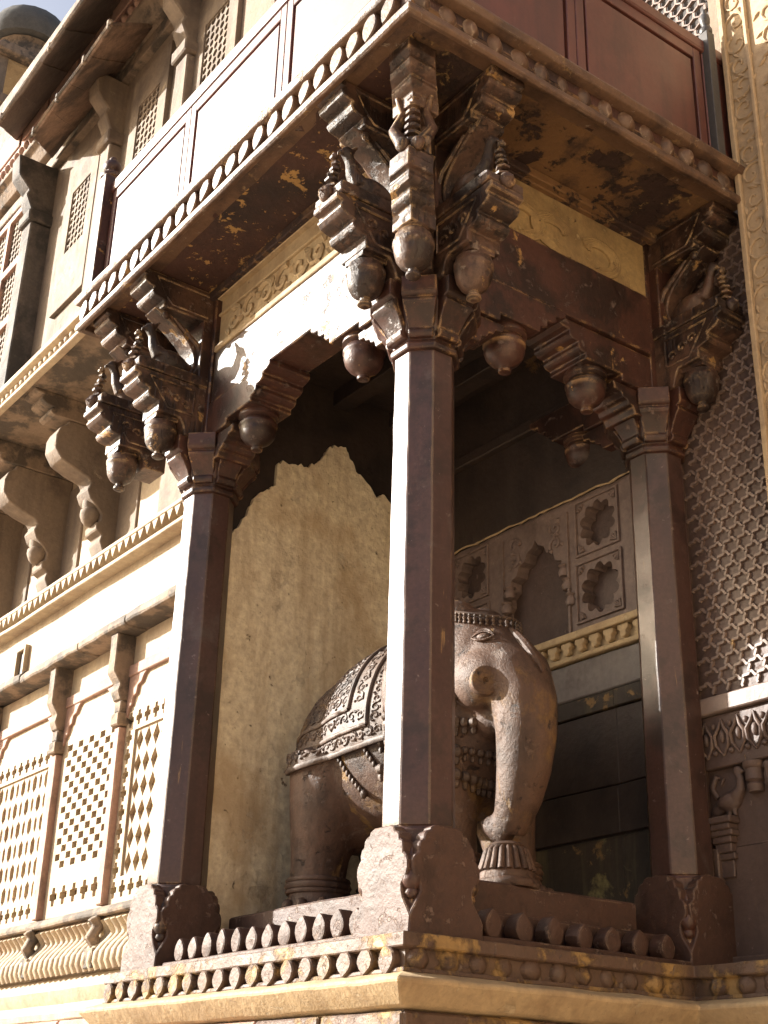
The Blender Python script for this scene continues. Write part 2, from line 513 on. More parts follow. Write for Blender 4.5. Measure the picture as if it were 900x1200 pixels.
# stone blocks of the plinth face, a few courses
bk = random.Random(3)
for side in (0, 1, 2):
    for k, (z0, z1) in enumerate(((1.62, 1.89), (1.36, 1.612), (1.06, 1.352), (.76, 1.052), (.46, .752), (.0, .452))):
        a = (-1.79, SY, PR)[0] if side == 0 else (SY if side == 1 else SX)
        end = SX if side == 0 else (PR if side == 1 else 2.6)
        while a < end - .05:
            ln = bk.uniform(.3, .62)
            b = min(a + ln, end)
            if end - b < .12: b = end
            o_ = bk.uniform(.0, .008)
            mb = MB()
            if side == 0: mb.box(a + .004, b - .004, SY - o_, SY + .03, z0, z1)
            elif side == 1: mb.box(SX - .03, SX + o_, a + .004, b - .004, z0, z1)
            else: mb.box(a + .004, b - .004, PR - o_, PR + .03, z0, z1)
            part('stone_block', mb, 'redstone' if bk.random() < .4 else 'slab', pl, bevel=.006)
            a = b
fl = part('porch_floor', MB().box(-1.6, SX - .12, SY + .12, 1.3, 2.095, 2.116), 'slab', None)
tag(fl, kind='structure')

# petal parapets
def parapet(name, label, pts, ang, m, sill):
    t = thing(name, label, 'parapet', (pts[0][0], pts[0][1], 2.112))
    part('sill', sill, m, t, bevel=.004, cut=.15, jit=.003)
    mes = []
    for q in range(5):
        b = MB().prism(leaf_outline(.076, .098, 8), 'y', -.034, .034).xf(Matrix.Translation((q * 2.7, 0, 0)))
        me = b.mesh('leaf_block', m, bevel=.009, seg=2, jit=.003, freq=17)
        me.transform(Matrix.Translation((-q * 2.7, 0, 0)))
        mes.append(me)
    for p in pts:
        put('leaf_block', rnd.choice(mes), t, (p[0] - pts[0][0], p[1] - pts[0][1], .022), (0, 0, ang + rnd.uniform(-.08, .08)), (1, 1, rnd.uniform(.86, 1.05)))
    return t
parapet('petal_parapet', 'row of upright leaf blocks on the slab between the columns below the elephant flank', [(-1.36 + i * .106, -.07) for i in range(12)], 0, 'base',
        MB().box(-1.44, -.16, -.125, -.0, 2.112, 2.136))
parapet('petal_parapet', 'row of dark upright leaf blocks on the shaded side below the elephant trunk', [(.055, .24 + i * .135) for i in range(7)], PI / 2, 'base',
        MB().box(0, .12, .17, 1.13, 2.112, 2.136))

# ------------------------------------------------------------------ columns
def make_column(label):
    t = thing('stone_column', label, 'column', (0, 0, 0), 0, 'eight-sided columns of the elephant porch')
    z = 2.112
    prof = [(.153, 0), (.153, .05), (.144, .066), (.13, .085), (.116, .105), (.109, .125), (.11, .145), (.12, .156), (.134, .17), (.141, .19), (.14, .212), (.13, .228), (.117, .236),
            (.119, .252), (.113, .27), (.098, .276), (.096, .292), (.084, .303), (.07, .306), (.066, .318), (.048, .325)]
    prof = [(a * .95, b * 1.03) for a, b in prof]
    pts = [(-a, b) for a, b in prof] + [(a, b) for a, b in reversed(prof)]
    face = MB().prism(pts, 'y', -.1465, -.10).mesh('base_face', 'base', bevel=.004, jit=.003, freq=22)
    core = MB().lathe([(.125, 0), (.125, .325), (.118, .34)], n=8, rot=PI / 8)
    core.box(-.143, .143, -.143, .143, .0, .05)
    b = put('base', core.mesh('base', 'brown', bevel=.003), t, (0, 0, z))
    for k in range(4):
        put('base_face', face, b, (0, 0, 0), (0, 0, k * PI / 2))
    bud = MB().lathe([(.0, .075), (.012, .08), (.017, .093), (.012, .104), (.02, .11), (.026, .122), (.022, .134), (.028, .14), (.036, .155), (.036, .172), (.026, .2), (.014, .235), (.006, .26), (0, .262)], n=10).mesh('corner_bud', 'brown', smooth=50)
    for k in range(4):
        a = PI / 4 + k * PI / 2
        put('corner_bud', bud, b, (.157 * math.cos(a), .157 * math.sin(a), 0))
    s_ = MB().lathe([(.121, z + .338), (.123, z + .352), (.118, z + 1.4), (.1155, z + 2.085)], n=8, rot=PI / 8)
    part('shaft', s_, 'shaft', t, bevel=.004, smooth=15, cut=.07, jit=.0016, freq=11)
    c = MB().lathe([(.118, 4.19), (.134, 4.195), (.136, 4.216), (.126, 4.226), (.13, 4.252), (.142, 4.26), (.15, 4.3), (.165, 4.36), (.168, 4.38), (.165, 4.39), (.172, 4.4), (.172, 4.462), (.15, 4.466)], n=8, rot=PI / 8)
    cp = part('capital', c, 'brown', t, bevel=.004, cut=.1, jit=.002, freq=14)
    for k in range(8):
        o_ = 1.0 if k % 2 else 1.06
        pr = [(.1, 4.235), (.133, 4.235), (.142, 4.248), (.142, 4.262), (.134, 4.27), (.15, 4.3), (.178, 4.338), (.188, 4.346), (.196, 4.36), (.186, 4.374), (.2, 4.38), (.207, 4.39), (.207, 4.455), (.1, 4.455)]
        q_ = MB()
        vs, n_ = [], len(pr)
        for sg in (-1, 1):
            for u, z_ in pr:
                vs.append((u * o_, sg * (.046 + .02 * min(1, max(0, (z_ - 4.27) / .1))), z_))
        q_.add(vs, [tuple(range(n_)), tuple(range(2 * n_ - 1, n_ - 1, -1))] + [(i, (i + 1) % n_, (i + 1) % n_ + n_, i + n_) for i in range(n_)])
        q_.xf(Matrix.Rotation(k * PI / 4, 4, 'Z'))
        put('corbel', q_.mesh('corbel', 'brown', bevel=.003, jit=.0015, freq=15), cp)
    part('upper_block', MB().box(-.112, .112, -.112, .112, 4.45, 5.249), 'brown', t, bevel=.005, cut=.15, jit=.002)
    return t
LX, RY = -1.61, 1.29
col0 = make_column('eight-sided stone column at the free corner of the porch, in front of the elephant')
dup(col0, loc=(LX, 0, 0), label='eight-sided stone column beside the plastered wall and pierced screens')
dup(col0, loc=(-.03, RY - .01, 0), label='shaded eight-sided stone column standing against the gate wall lattice')

# ------------------------------------------------------------------ outer brackets
def make_bird():
    b = MB()
    b.ell((.27, 0, 4.835), (.085, .05, .055), rot=Matrix.Rotation(R(-28), 3, 'Y'))
    b.tube([(.33, 0, 4.86), (.365, 0, 4.9), (.375, 0, 4.945), (.39, 0, 4.975)], [.042, .028, .021, .024], 10)
    b.ell((.392, 0, 4.985), (.028, .024, .027), 10, 8)
    b.tube([(.41, 0, 4.985), (.432, 0, 4.968), (.434, 0, 4.95)], [.014, .009, .004], 6)
    b.tube([(.22, 0, 4.83), (.15, 0, 4.81), (.1, 0, 4.8)], [.05, .04, .02], 8, .9)
    for s_ in (-1, 1):
        b.ell((.26, s_ * .042, 4.84), (.075, .016, .035), 10, 8, Matrix.Rotation(R(-22), 3, 'Y'))
        b.tube([(.29, s_ * .025, 4.8), (.3, s_ * .025, 4.765)], [.017, .014], 6)
    b.tube([(.37, 0, 5.0), (.355, 0, 5.025), (.34, 0, 5.035)], [.014, .01, .006], 6)
    return remeshed(b, 'bird', 'carved', .0075, 3)
bird_me = make_bird()
def make_bracket(label):
    t = thing('carved_bracket', label, 'bracket', (0, 0, 0), 0, 'bird brackets under the balcony')
    pen = MB().lathe([(r_ * 1.13, z) for r_, z in [(.05, 4.56), (.05, 4.535), (.042, 4.528), (.046, 4.515), (.06, 4.505), (.0635, 4.485), (.067, 4.479), (.067, 4.465), (.0635, 4.46), (.063, 4.44), (.058, 4.412), (.046, 4.386),
                      (.028, 4.37), (.017, 4.364), (.015, 4.354), (.024, 4.348), (.025, 4.338), (.016, 4.33), (0, 4.329)]], .285, 0, 20)
    pen.box(.285 - .056, .285 + .056, -.056, .056, 4.512, 4.531)
    part('pendant', pen, 'carved', t, local=True, smooth=45)
    # arm below the bird: side profile (u, z)
    arm = [(.09, 4.452), (.2, 4.452), (.215, 4.5), (.235, 4.53), (.345, 4.53), (.345, 4.58), (.372, 4.584), (.396, 4.592), (.406, 4.61), (.398, 4.63), (.416, 4.634), (.446, 4.642), (.462, 4.662), (.452, 4.684), (.462, 4.69), (.48, 4.694), (.48, 4.722), (.09, 4.722)]
    part('arm', MB().prism(arm, 'y', -.08, .08), 'carved', t, local=True, bevel=.004, jit=.002, freq=16)
    sd = MB()
    for s_ in (-1, 1):
        y_ = s_ * .081
        sd.tube([(.17, y_, 4.56), (.3, y_, 4.56), (.33, y_, 4.6), (.4, y_, 4.69), (.17, y_, 4.69), (.17, y_, 4.56)], .006, 5)
        for q in range(3):
            cu, cz_ = .205 + q * .055, 4.6 + q * .02
            sd.tube([(cu + (.024 - .0017 * k) * math.cos(k * .6), y_, cz_ + (.024 - .0017 * k) * math.sin(k * .6)) for k in range(11)], .0055, 5)
        sd.tube([(.14, s_ * .085, 5.1), (.33, s_ * .085, 5.1), (.36, s_ * .085, 5.13), (.42, s_ * .085, 5.22), (.14, s_ * .085, 5.22)], .006, 5)
    part('side_relief', sd, 'carved', t, local=True, smooth=50)['kind'] = 'stuff'
    part('platform', MB().prism([(.09, 4.723), (.455, 4.723), (.47, 4.735), (.47, 4.768), (.455, 4.776), (.09, 4.776)], 'y', -.087, .087), 'carved', t, local=True, bevel=.004, jit=.002, freq=16)
    sb = MB().ell((.478, 0, 4.752), (.026, .034, .034), 12, 8)
    for k in range(6):
        a = k * PI / 3
        sb.tube([(.49, .022 * math.cos(a), 4.752 + .022 * math.sin(a)), (.508, 0, 4.752)], [.009, .005], 5)
    part('bud', sb, 'carved', t, local=True)
    put('bird', bird_me, t)
    bd = MB()
    for k in range(6):
        z = 4.785 + k * .028
        u = .447 + .008 * math.sin(k * 1.3)
        rr_ = .03 - .0025 * k
        bd.lathe([(.008, z), (rr_, z + .004), (rr_ * 1.05, z + .012), (rr_ * .55, z + .022), (.009, z + .029)], u, 0, 6, k * .5)
    part('fruit_string', bd, 'carved', t, local=True, smooth=20)
    st = []
    lo, hi = [], []
    for k in range(15):
        q = k / 14
        u = .165 - .035 * math.sin(q * PI * 1.05) + .2 * q ** 2.2
        z = 4.776 + q * .3
        wd = .036 - .012 * math.sin(q * PI)
        lo.append((u - wd, z)); hi.append((u + wd, z))
    part('strut', MB().prism(lo + hi[::-1], 'y', -.055, .055), 'carved', t, local=True, bevel=.005)
    lf = MB()
    for s_ in (-1, 1):
        lf.tube([(.17, s_ * .057, 4.79), (.135, s_ * .061, 4.87), (.17, s_ * .061, 4.95), (.24, s_ * .06, 5.0), (.3, s_ * .057, 5.05)], [.01, .013, .013, .012, .006], 6)
        lf.ell((.345, s_ * .057, 5.05), (.022, .012, .022), 8, 6)
    part('strut_moulding', lf, 'carved', t, local=True)
    top = [(.09, 5.076), (.36, 5.076), (.375, 5.082), (.375, 5.108), (.4, 5.112), (.428, 5.12), (.44, 5.14), (.43, 5.162), (.45, 5.166), (.474, 5.174), (.484, 5.194), (.474, 5.212), (.49, 5.216), (.496, 5.222), (.496, 5.247), (.09, 5.247)]
    part('top_block', MB().prism(top, 'y', -.084, .084), 'carved', t, local=True, bevel=.004, jit=.002, freq=16)
    part('back_panel', MB().box(.10, .16, -.086, .086, 4.722, 5.08), 'brown', t, local=True, bevel=.004)
    return t
br0 = make_bracket('bird bracket of the free corner column jutting toward the sunlit front')
br0.rotation_euler = (0, 0, -PI / 2)
def square_loft(mb, prof, s_):
    """square stack whose outer corner sits at (k, -k); prof = (k, z, side factor)"""
    vs, fs = [], []
    for k, z in prof:
        vs += [(k, -k, z), (k, -k + s_, z), (k - s_, -k + s_, z), (k - s_, -k, z)]
    n = len(prof)
    for i in range(n - 1):
        for q in range(4):
            a, b = i * 4 + q, i * 4 + (q + 1) % 4
            fs.append((a, b, b + 4, a + 4))
    fs += [(0, 1, 2, 3), tuple(4 * (n - 1) + q for q in range(4))]
    return mb.add(vs, fs)
dg = thing('carved_bracket', 'diagonal mitred bracket under the balcony corner, seen edge-on above the free corner column', 'bracket', (0, 0, 0), 0, 'bird brackets under the balcony')
pk = .263
pen = MB().lathe([(.06, 4.56), (.06, 4.53), (.05, 4.522), (.056, 4.512), (.069, 4.5), (.073, 4.48), (.077, 4.474), (.077, 4.458), (.073, 4.452), (.071, 4.43), (.064, 4.402), (.05, 4.38), (.03, 4.366), (.019, 4.36), (.017, 4.35), (.027, 4.344), (.028, 4.334), (.018, 4.325), (0, 4.324)], pk, -pk, 20)
part('pendant', pen, 'carved', dg, smooth=45)
S_ = .115
part('arm', square_loft(MB(), [(.318, 4.53), (.32, 4.588), (.328, 4.592), (.345, 4.602), (.352, 4.616), (.347, 4.634), (.352, 4.638), (.37, 4.646), (.38, 4.664), (.374, 4.684), (.38, 4.69), (.394, 4.696), (.396, 4.735), (.388, 4.742), (.388, 4.778), (.37, 4.782), (.345, 4.83), (.325, 4.84)], S_), 'carved', dg, bevel=.003, jit=.0015, freq=16)
part('top_block', square_loft(MB(), [(.33, 5.045), (.335, 5.09), (.352, 5.1), (.365, 5.115), (.362, 5.135), (.372, 5.14), (.392, 5.15), (.402, 5.17), (.394, 5.19), (.404, 5.196), (.416, 5.205), (.418, 5.247)], S_ + .01), 'carved', dg, bevel=.003, jit=.0015, freq=16)
wb = MB().prism([(.12, 4.45), (.33, 4.53), (.47, 4.74), (.4, 4.8), (.3, 4.85), (.27, 4.95), (.33, 5.06), (.42, 5.15), (.5, 5.247), (.12, 5.247)], 'y', -.048, .048)
wb.xf(Matrix.Rotation(-PI / 4, 4, 'Z'))
part('web', wb, 'carved', dg, bevel=.004)
fs_ = MB()
for k in range(7):
    z = 4.845 + k * .036
    c_ = .322 - .0015 * k
    r_ = .036 - .0018 * k
    fs_.lathe([(.012, z), (r_, z + .006), (r_, z + .018), (r_ * .6, z + .028), (.012, z + .037)], c_, -c_, 8, PI / 8)
fs_.ell((.312, -.312, 5.125), (.034, .034, .036), 14, 10)
part('fruit_string', fs_, 'carved', dg, smooth=25)
lfm = MB()
for q in (-1, 1):
    lfm.tube([(.33 - .02 * q, -.33 - .02 * q, 4.84), (.31 - .05 * q, -.31 - .05 * q, 4.93), (.29 - .03 * q, -.29 - .03 * q, 5.03), (.3 - .045 * q, -.3 - .045 * q, 5.1)], [.03, .022, .018, .01], 8)
    lfm.ell((.37 - .02 * q, -.37 - .02 * q, 4.8), (.026, .026, .03), 10, 8)
part('leaf_scroll', lfm, 'carved', dg, smooth=50)
dup(br0, rotz=0, label='bird bracket of the free corner column on its shaded maroon side')
dup(br0, loc=(LX, 0, 0), rotz=-PI / 2, label='bird bracket above the column beside the plastered wall')
dup(br0, loc=(-2.04, .02, 0), rotz=-PI / 2, label='bird bracket on the cream wing wall at the end of the balcony')
dup(br0, loc=(-.03, RY - .01, 0), rotz=0, label='bird bracket on the shaded column against the gate wall')

# ------------------------------------------------------------------ cusped brackets under the beams
def make_cusp(label):
    t = thing('cusped_bracket', label, 'bracket', (0, 0, 0), 0, 'stepped pendant brackets under the beams')
    prof = [(.1, 4.45), (.29, 4.45), (.29, 4.48), (.5, 4.48), (.5, 4.505), (.525, 4.509), (.54, 4.522), (.54, 4.545), (.57, 4.548), (.59, 4.562), (.59, 4.585), (.62, 4.588), (.645, 4.602), (.645, 4.629), (.1, 4.629)]
    part('arm', MB().prism(prof, 'y', -.108, .108), 'brown', t, local=True, bevel=.004, jit=.0015, freq=15)
    part('root', MB().prism([(.1, 4.33), (.2, 4.33), (.21, 4.36), (.235, 4.365), (.245, 4.385), (.27, 4.39), (.28, 4.41), (.315, 4.415), (.325, 4.449), (.1, 4.449)], 'y', -.088, .088), 'brown', t, local=True, bevel=.003)
    pen = MB().lathe([(r_ * 1.22, z) for r_, z in [(.075, 4.481), (.075, 4.463), (.06, 4.452), (.066, 4.44), (.0715, 4.432), (.0715, 4.42), (.068, 4.415), (.068, 4.398), (.062, 4.37), (.05, 4.35), (.032, 4.335), (.02, 4.328), (.015, 4.32), (.022, 4.314), (.02, 4.305), (0, 4.3)]], .4, 0, 22)
    part('pendant', pen, 'brown', t, local=True, smooth=45)
    return t
cu0 = make_cusp('stepped pendant bracket on the free corner column toward the sunlit front bay')
cu0.rotation_euler = (0, 0, PI)
dup(cu0, rotz=PI / 2, label='stepped pendant bracket on the free corner column toward the shaded side bay')
dup(cu0, loc=(LX, 0, 0), rotz=0, label='stepped pendant bracket beside the top of the plastered wall')
dup(cu0, loc=(-.03, RY - .01, 0), rotz=-PI / 2, label='stepped pendant bracket on the shaded column against the gate wall, toward the elephant')
dup(cu0, loc=(-.06, RY + .0, 0), rotz=PI, label='stepped pendant bracket on the shaded column running along the back wall')

# ------------------------------------------------------------------ beams and friezes
bm_ = thing('lintel_beam', 'sunlit painted beam with carved ochre frieze between the two front columns', 'beam', (LX, 0, 4.63))
part('beam', MB().box(LX + .115, -.115, -.1, .1, 4.63, 4.905), 'brown', bm_, bevel=.005, cut=.2, jit=.003)
part('beam_fillet', MB().box(LX + .115, -.115, -.108, .1, 4.907, 4.94), 'ochre', bm_, bevel=.004, cut=.2, jit=.003)
part('frieze', MB().box(LX + .115, -.115, -.085, .085, 4.942, 5.248), 'ochre', bm_, bevel=.003)
cv = MB()
curls(cv, lambda u, v, l: Vector((u, -.087 - l, v)), [(-1.42, 4.955, -.16, 5.1, .13)], .013, 4)
part('carving', cv, 'ochre', bm_, smooth=60)
part('frieze_border', MB().box(LX + .115, -.115, -.1, -.08, 5.108, 5.125).box(LX + .115, -.115, -.115, -.08, 5.2, 5.247), 'ochre', bm_, bevel=.004, cut=.2, jit=.003)
bm2 = thing('lintel_beam', 'shaded maroon beam with yellow dragon frieze on the side bay', 'beam', (0, 0, 4.65))
part('beam', MB().box(-.1, .1, .115, RY - .125, 4.63, 4.925), 'brown', bm2, bevel=.005, cut=.2, jit=.003)
part('frieze', MB().box(-.085, .085, .115, RY - .125, 4.927, 5.248), 'yellow', bm2, bevel=.003)
cv = MB()
S = lambda u, v, l: Vector((.087 + l, u, v))
for (cu, cv_, dr) in ((.62, 5.03, 1), (.86, 5.02, -1), (.42, 5.02, -1)):
    for k in range(5):
        pts = []
        for q in range(14):
            a = q / 13 * 4.6 + k * .16
            rr = .035 + .012 * k + .05 * q / 13
            pts.append(S(cu + dr * rr * math.cos(a) * 1.25, cv_ + rr * math.sin(a) * .8, .002))
        cv.tube(pts, [.011 * (1 - abs(q / 13 - .45)) + .001 for q in range(14)], 5)
part('carving', cv, 'yellow', bm2, smooth=60)
part('upper_fillet', MB().box(.08, .11, .115, RY - .125, 5.2, 5.247), 'soffit_ochre', bm2, bevel=.004, cut=.15, jit=.003)

# ------------------------------------------------------------------ balcony
BX, BY, BL = .545, -.515, -2.2
bal = thing('balcony', 'projecting balcony with petal cornice and panelled parapet above the elephant porch', 'balcony', (0, 0, 5.25))
part('soffit_front', MB().prism([(BL + .02, BY + .02), (BX - .02, BY + .02), (.1, -.1), (BL + .02, -.1)], 'z', 5.25, 5.3), 'soffit', bal, cut=.15, jit=.002)
part('soffit_side', MB().prism([(BX - .02, BY + .021), (BX - .02, 1.34), (.1, 1.34), (.1, -.099)], 'z', 5.2505, 5.3), 'soffit_ochre', bal, cut=.15, jit=.002)
part('deck', MB().box(BL + .02, BX - .02, BY + .02, 1.34, 5.302, 5.39), 'brown', bal)
part('soffit_batten', MB().box(BL + .1, .1, -.14, -.1, 5.205, 5.2495).box(.1, .14, -.14, 1.2, 5.206, 5.2495), 'soffit_ochre', bal, bevel=.005, cut=.15, jit=.004)
bp = [(BL, .2), (BL, BY), (BX, BY), (BX, 1.34)]
def fascia(name, prof, m, jit=.003):
    part(name, MB().sweep(bp, prof), m, bal, bevel=.003, cut=.15, jit=jit)
fascia('cornice_lip', [(-.1, 5.249), (-.026, 5.249), (-.024, 5.214), (.0, 5.206), (.012, 5.216), (.012, 5.242), (-.005, 5.256), (-.12, 5.256)], 'cornice')
fascia('petal_ground', [(-.1, 5.38), (-.038, 5.38), (-.052, 5.25), (-.1, 5.25)], 'brown', 0)
fascia('cornice_top', [(-.1, 5.4), (.03, 5.4), (.034, 5.385), (.022, 5.362), (-.01, 5.352), (-.1, 5.352)], 'cornice')
pmL_ = [leaf_plate(.082, .115, .038, 'petal', 'cornice', q) for q in range(5)]
pmR = cornice_petal(.098, .108, .034, 'petal', 'cornice')
x = BL + .06
while x < BX - .04:
    put('petal', rnd.choice(pmL_), bal, (x + rnd.uniform(-.006, .006), BY + .04, 5.358 - 5.25), (0, R(18 + rnd.uniform(-5, 5)), 0), (rnd.uniform(.92, 1.06), 1.3, rnd.uniform(.95, 1.05)))
    x += .112
y = BY + .07
while y < 1.3:
    put('petal', pmR, bal, (BX - .04, y + rnd.uniform(-.008, .008), 5.358 - 5.25), (R(rnd.uniform(-6, 6)), 0, PI / 2), (rnd.uniform(.85, 1.12), rnd.uniform(.9, 1.4), rnd.uniform(.9, 1.04)))
    y += .118
y = BY + .07
while y < .15:
    put('petal', pmL_[0], bal, (BL + .04, y, 5.358 - 5.25), (0, 0, -PI / 2), (1, 1.3, 1))
    y += .118
# parapet panels
PY, PX, PT = BY + .045, BX - .045, 6.1
def panel_run(p0, p1, along, n, face, sgn):
    """panels between p0 and p1; face = outer plane"""
    step = (p1 - p0) / n
    for i in range(n):
        a, b = p0 + i * step, p0 + (i + 1) * step
        def bx(u0, u1, d0, d1, z0, z1):
            return MB().box(u0, u1, face + min(d0 * sgn, d1 * sgn), face + max(d0 * sgn, d1 * sgn), z0, z1) if along == 'x' else MB().box(face + min(d0 * sgn, d1 * sgn), face + max(d0 * sgn, d1 * sgn), u0, u1, z0, z1)
        f = bx(a + .002, a + .05, 0, -.05, 5.402, PT - .075)
        for q in (bx(b - .05, b - .002, 0, -.05, 5.402, PT - .075), bx(a + .05, b - .05, 0, -.05, 5.402, 5.46), bx(a + .05, b - .05, 0, -.05, PT - .135, PT - .075)):
            f.add(q.v, q.f)
        fr = part('panel_frame', f, 'maroon', bal, bevel=.003)
        pn = bx(a + .045, b - .045, -.02, -.04, 5.45, PT - .125)
        pn2 = bx(a + .066, b - .066, -.004, -.03, 5.475, PT - .15)
        pn.add(pn2.v, pn2.f)
        part('panel', pn, 'maroon', bal, bevel=.003)
panel_run(-2.09, BX - .1, 'x', 3, PY, -1)
panel_run(BY + .1, 1.16, 'y', 2, PX, 1)
part('handrail', MB().sweep([(BL + .05, .2), (BL + .05, PY), (PX, PY), (PX, 1.34)], [(-.06, PT - .073), (.006, PT - .073), (.012, PT - .06), (.012, PT - .01), (0, PT), (-.06, PT)]), 'maroon', bal, bevel=.003, cut=.3, jit=.001)
part('end_panel', MB().box(PX - .05, PX, 1.17, 1.34, 5.402, PT - .075), 'maroon', bal, bevel=.003)
part('end_panel', MB().box(BL + .02, BL + .07, PY + .06, .2, 5.402, PT - .075), 'maroon', bal, bevel=.003)
def post(x, y, m, s=1.0):
    b = MB().box(x - .05 * s, x + .05 * s, y - .05 * s, y + .05 * s, 5.402, 6.14)
    b.lathe([(.055 * s, 6.14), (.06 * s, 6.15), (.06 * s, 6.165), (.04 * s, 6.175), (.03 * s, 6.19), (.045 * s, 6.205), (.05 * s, 6.225), (.042 * s, 6.25), (.02 * s, 6.262), (.022 * s, 6.28), (.012 * s, 6.29), (0, 6.295)], x, y, 12)
    part('post', b, m, bal, bevel=.004)
post(-2.145, PY - .0, 'brown')
post(BX - .05, BY + .05, 'brown')
post(PX + .012, 1.2, 'iron', .5)

# ------------------------------------------------------------------ porch interior
pc = thing('porch_ceiling', 'dark sooty beamed stone ceiling inside the porch', 'ceiling', (0, 0, 5.0))
part('slab', MB().box(LX - .09, -.086, .086, 1.34, 5.02, 5.2), 'soot_shade', pc)
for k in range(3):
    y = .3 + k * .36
    part('joist', MB().box(LX + .0, -.101, y, y + .1, 4.93, 5.018), 'soot_shade', pc, bevel=.004)
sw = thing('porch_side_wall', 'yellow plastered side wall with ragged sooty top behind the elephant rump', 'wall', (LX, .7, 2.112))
part('wall', MB().box(LX - .1, LX + .0, .1, 1.32, 2.117, 5.019), 'soot_shade', sw, cut=.2, jit=.004)
# plaster coat: a real layer with a broken upper edge, traced on the wall plane
edge_px = [(288, 605), (296, 585), (312, 574), (322, 569), (324, 545), (330, 540), (345, 545), (358, 548), (370, 543), (378, 535), (384, 526), (392, 523), (404, 525), (410, 540), (418, 556), (430, 568), (440, 584), (447, 580), (456, 590)]
edge = []
for px, py in edge_px:
    p = at(px, py, 0, LX + .012)
    edge.append((p.y, p.z))
edge = [(.1, edge[0][1] - .3), (.115, edge[0][1] - .12)] + [e for e in edge if e[0] > .12]
last = edge[-1]
edge += [(last[0] + .05, last[1] - .04), (1.2, last[1] - .1), (1.3, last[1] - .22)]
rough_edge = []
for i in range(len(edge) - 1):
    for k in range(4):
        t = k / 4
        rough_edge.append((edge[i][0] * (1 - t) + edge[i + 1][0] * t, edge[i][1] * (1 - t) + edge[i + 1][1] * t + (rnd.uniform(-.012, .012) if k else 0)))
rough_edge.append(edge[-1])
poly = [(.1, 2.12)] + rough_edge + [(1.3, 2.12)]
part('plaster_coat', MB().plate(poly, [], 'x', LX + .022, LX + .001), 'plaster', sw, smooth=30)

def cusped(cx, cz, r, n=10, depth=.26, ph=0, sx=1.0):
    pts = []
    for k in range(n):
        for q in range(5):
            a = 2 * PI * (k + q / 5) / n + ph
            rr = r * (1 - depth * (1 - math.sin(PI * q / 5)) )
            pts.append((cx + rr * math.cos(a) * sx, cz + rr * math.sin(a)))
    return pts
WY = 1.3
bw = thing('porch_back_wall', 'dark back wall of the porch with cusped niche, flower openings and yellow cornice', 'wall', (-.8, WY, 2.112))
part('lower_wall', MB().box(LX, -.02, WY, WY + .06, 2.117, 3.3), 'soot_shade', bw)
for z0, z1, d, m in ((2.12, 2.66, .0, 'sootmould'), (2.668, 2.86, .012, 'soot_shade'), (2.868, 3.18, .004, 'soot_shade'), (3.186, 3.26, .014, 'sootmould')):
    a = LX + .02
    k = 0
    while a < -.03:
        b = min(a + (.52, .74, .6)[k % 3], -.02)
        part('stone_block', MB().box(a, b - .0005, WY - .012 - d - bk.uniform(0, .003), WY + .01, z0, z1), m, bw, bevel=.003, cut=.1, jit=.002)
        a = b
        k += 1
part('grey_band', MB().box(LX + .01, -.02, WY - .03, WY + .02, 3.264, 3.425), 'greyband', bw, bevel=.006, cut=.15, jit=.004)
part('cornice', MB().box(LX + .01, -.02, WY - .05, WY + .02, 3.43, 3.452).box(LX + .01, -.02, WY - .03, WY + .02, 3.452, 3.515).box(LX + .01, -.02, WY - .075, WY + .02, 3.516, 3.548), 'ochre', bw, bevel=.004, cut=.2, jit=.002)
dn = MB().prism([(-.028, .06), (.028, .06), (.03, .04), (.016, .03), (.018, .012), (0, 0), (-.018, .012), (-.016, .03), (-.03, .04)], 'y', -.03, 0).mesh('dentil', 'ochre', bevel=.003)
for k in range(18):
    put('dentil', dn, bw, (-.06 - k * .085 + .8, -.03, 3.453 - 2.112))
# niche tier as one pierced slab: arch and flowers
arch = [(-1.02, 3.56), (-1.02, 3.80), (-1.0, 3.82), (-1.0, 3.86), (-.965, 3.885), (-.96, 3.93), (-.92, 3.945), (-.905, 3.99), (-.865, 4.0), (-.845, 4.04), (-.81, 4.055), (-.79, 4.085),
        (-.77, 4.055), (-.735, 4.04), (-.715, 4.0), (-.675, 3.99), (-.66, 3.945), (-.62, 3.93), (-.615, 3.885), (-.58, 3.86), (-.58, 3.82), (-.56, 3.80), (-.56, 3.56)]
holes = [arch, cusped(-.385, 3.735, .118, 10, .2), cusped(-.385, 4.04, .112, 10, .2), cusped(-1.25, 3.735, .118, 10, .2), cusped(-1.25, 4.04, .112, 10, .2)]
part('niche_slab', MB().plate([(LX + .01, 3.549), (-.02, 3.549), (-.02, 4.2), (LX + .01, 4.2)], holes, 'y', WY - .02, WY + .05), 'niche', bw, smooth=30)
part('niche_back', MB().box(LX, -.02, WY + .052, WY + .08, 3.3, 4.25), 'gatewall', bw)
for cx, cz, h in ((-.385, 3.735, .142), (-.385, 4.04, .135), (-1.25, 3.735, .142), (-1.25, 4.04, .135)):
    fm = MB().plate([(cx - h, cz - h), (cx + h, cz - h), (cx + h, cz + h), (cx - h, cz + h)], [[(cx - h + .011, cz - h + .011), (cx + h - .011, cz - h + .011), (cx + h - .011, cz + h - .011), (cx - h + .011, cz + h - .011)]], 'y', WY - .032, WY - .019)
    for sx in (-1, 1):
        for sz in (-1, 1):
            for q in range(3):
                a = math.atan2(sz, sx) + (q - 1) * .6
                e_ = h - .02
                fm.tube([(cx + sx * e_, WY - .022, cz + sz * e_), (cx + sx * e_ - .034 * math.cos(a), WY - .027, cz + sz * e_ - .034 * math.sin(a))], [.004, .009], 5)
    part('flower_frame', fm, 'niche', bw, bevel=.002)
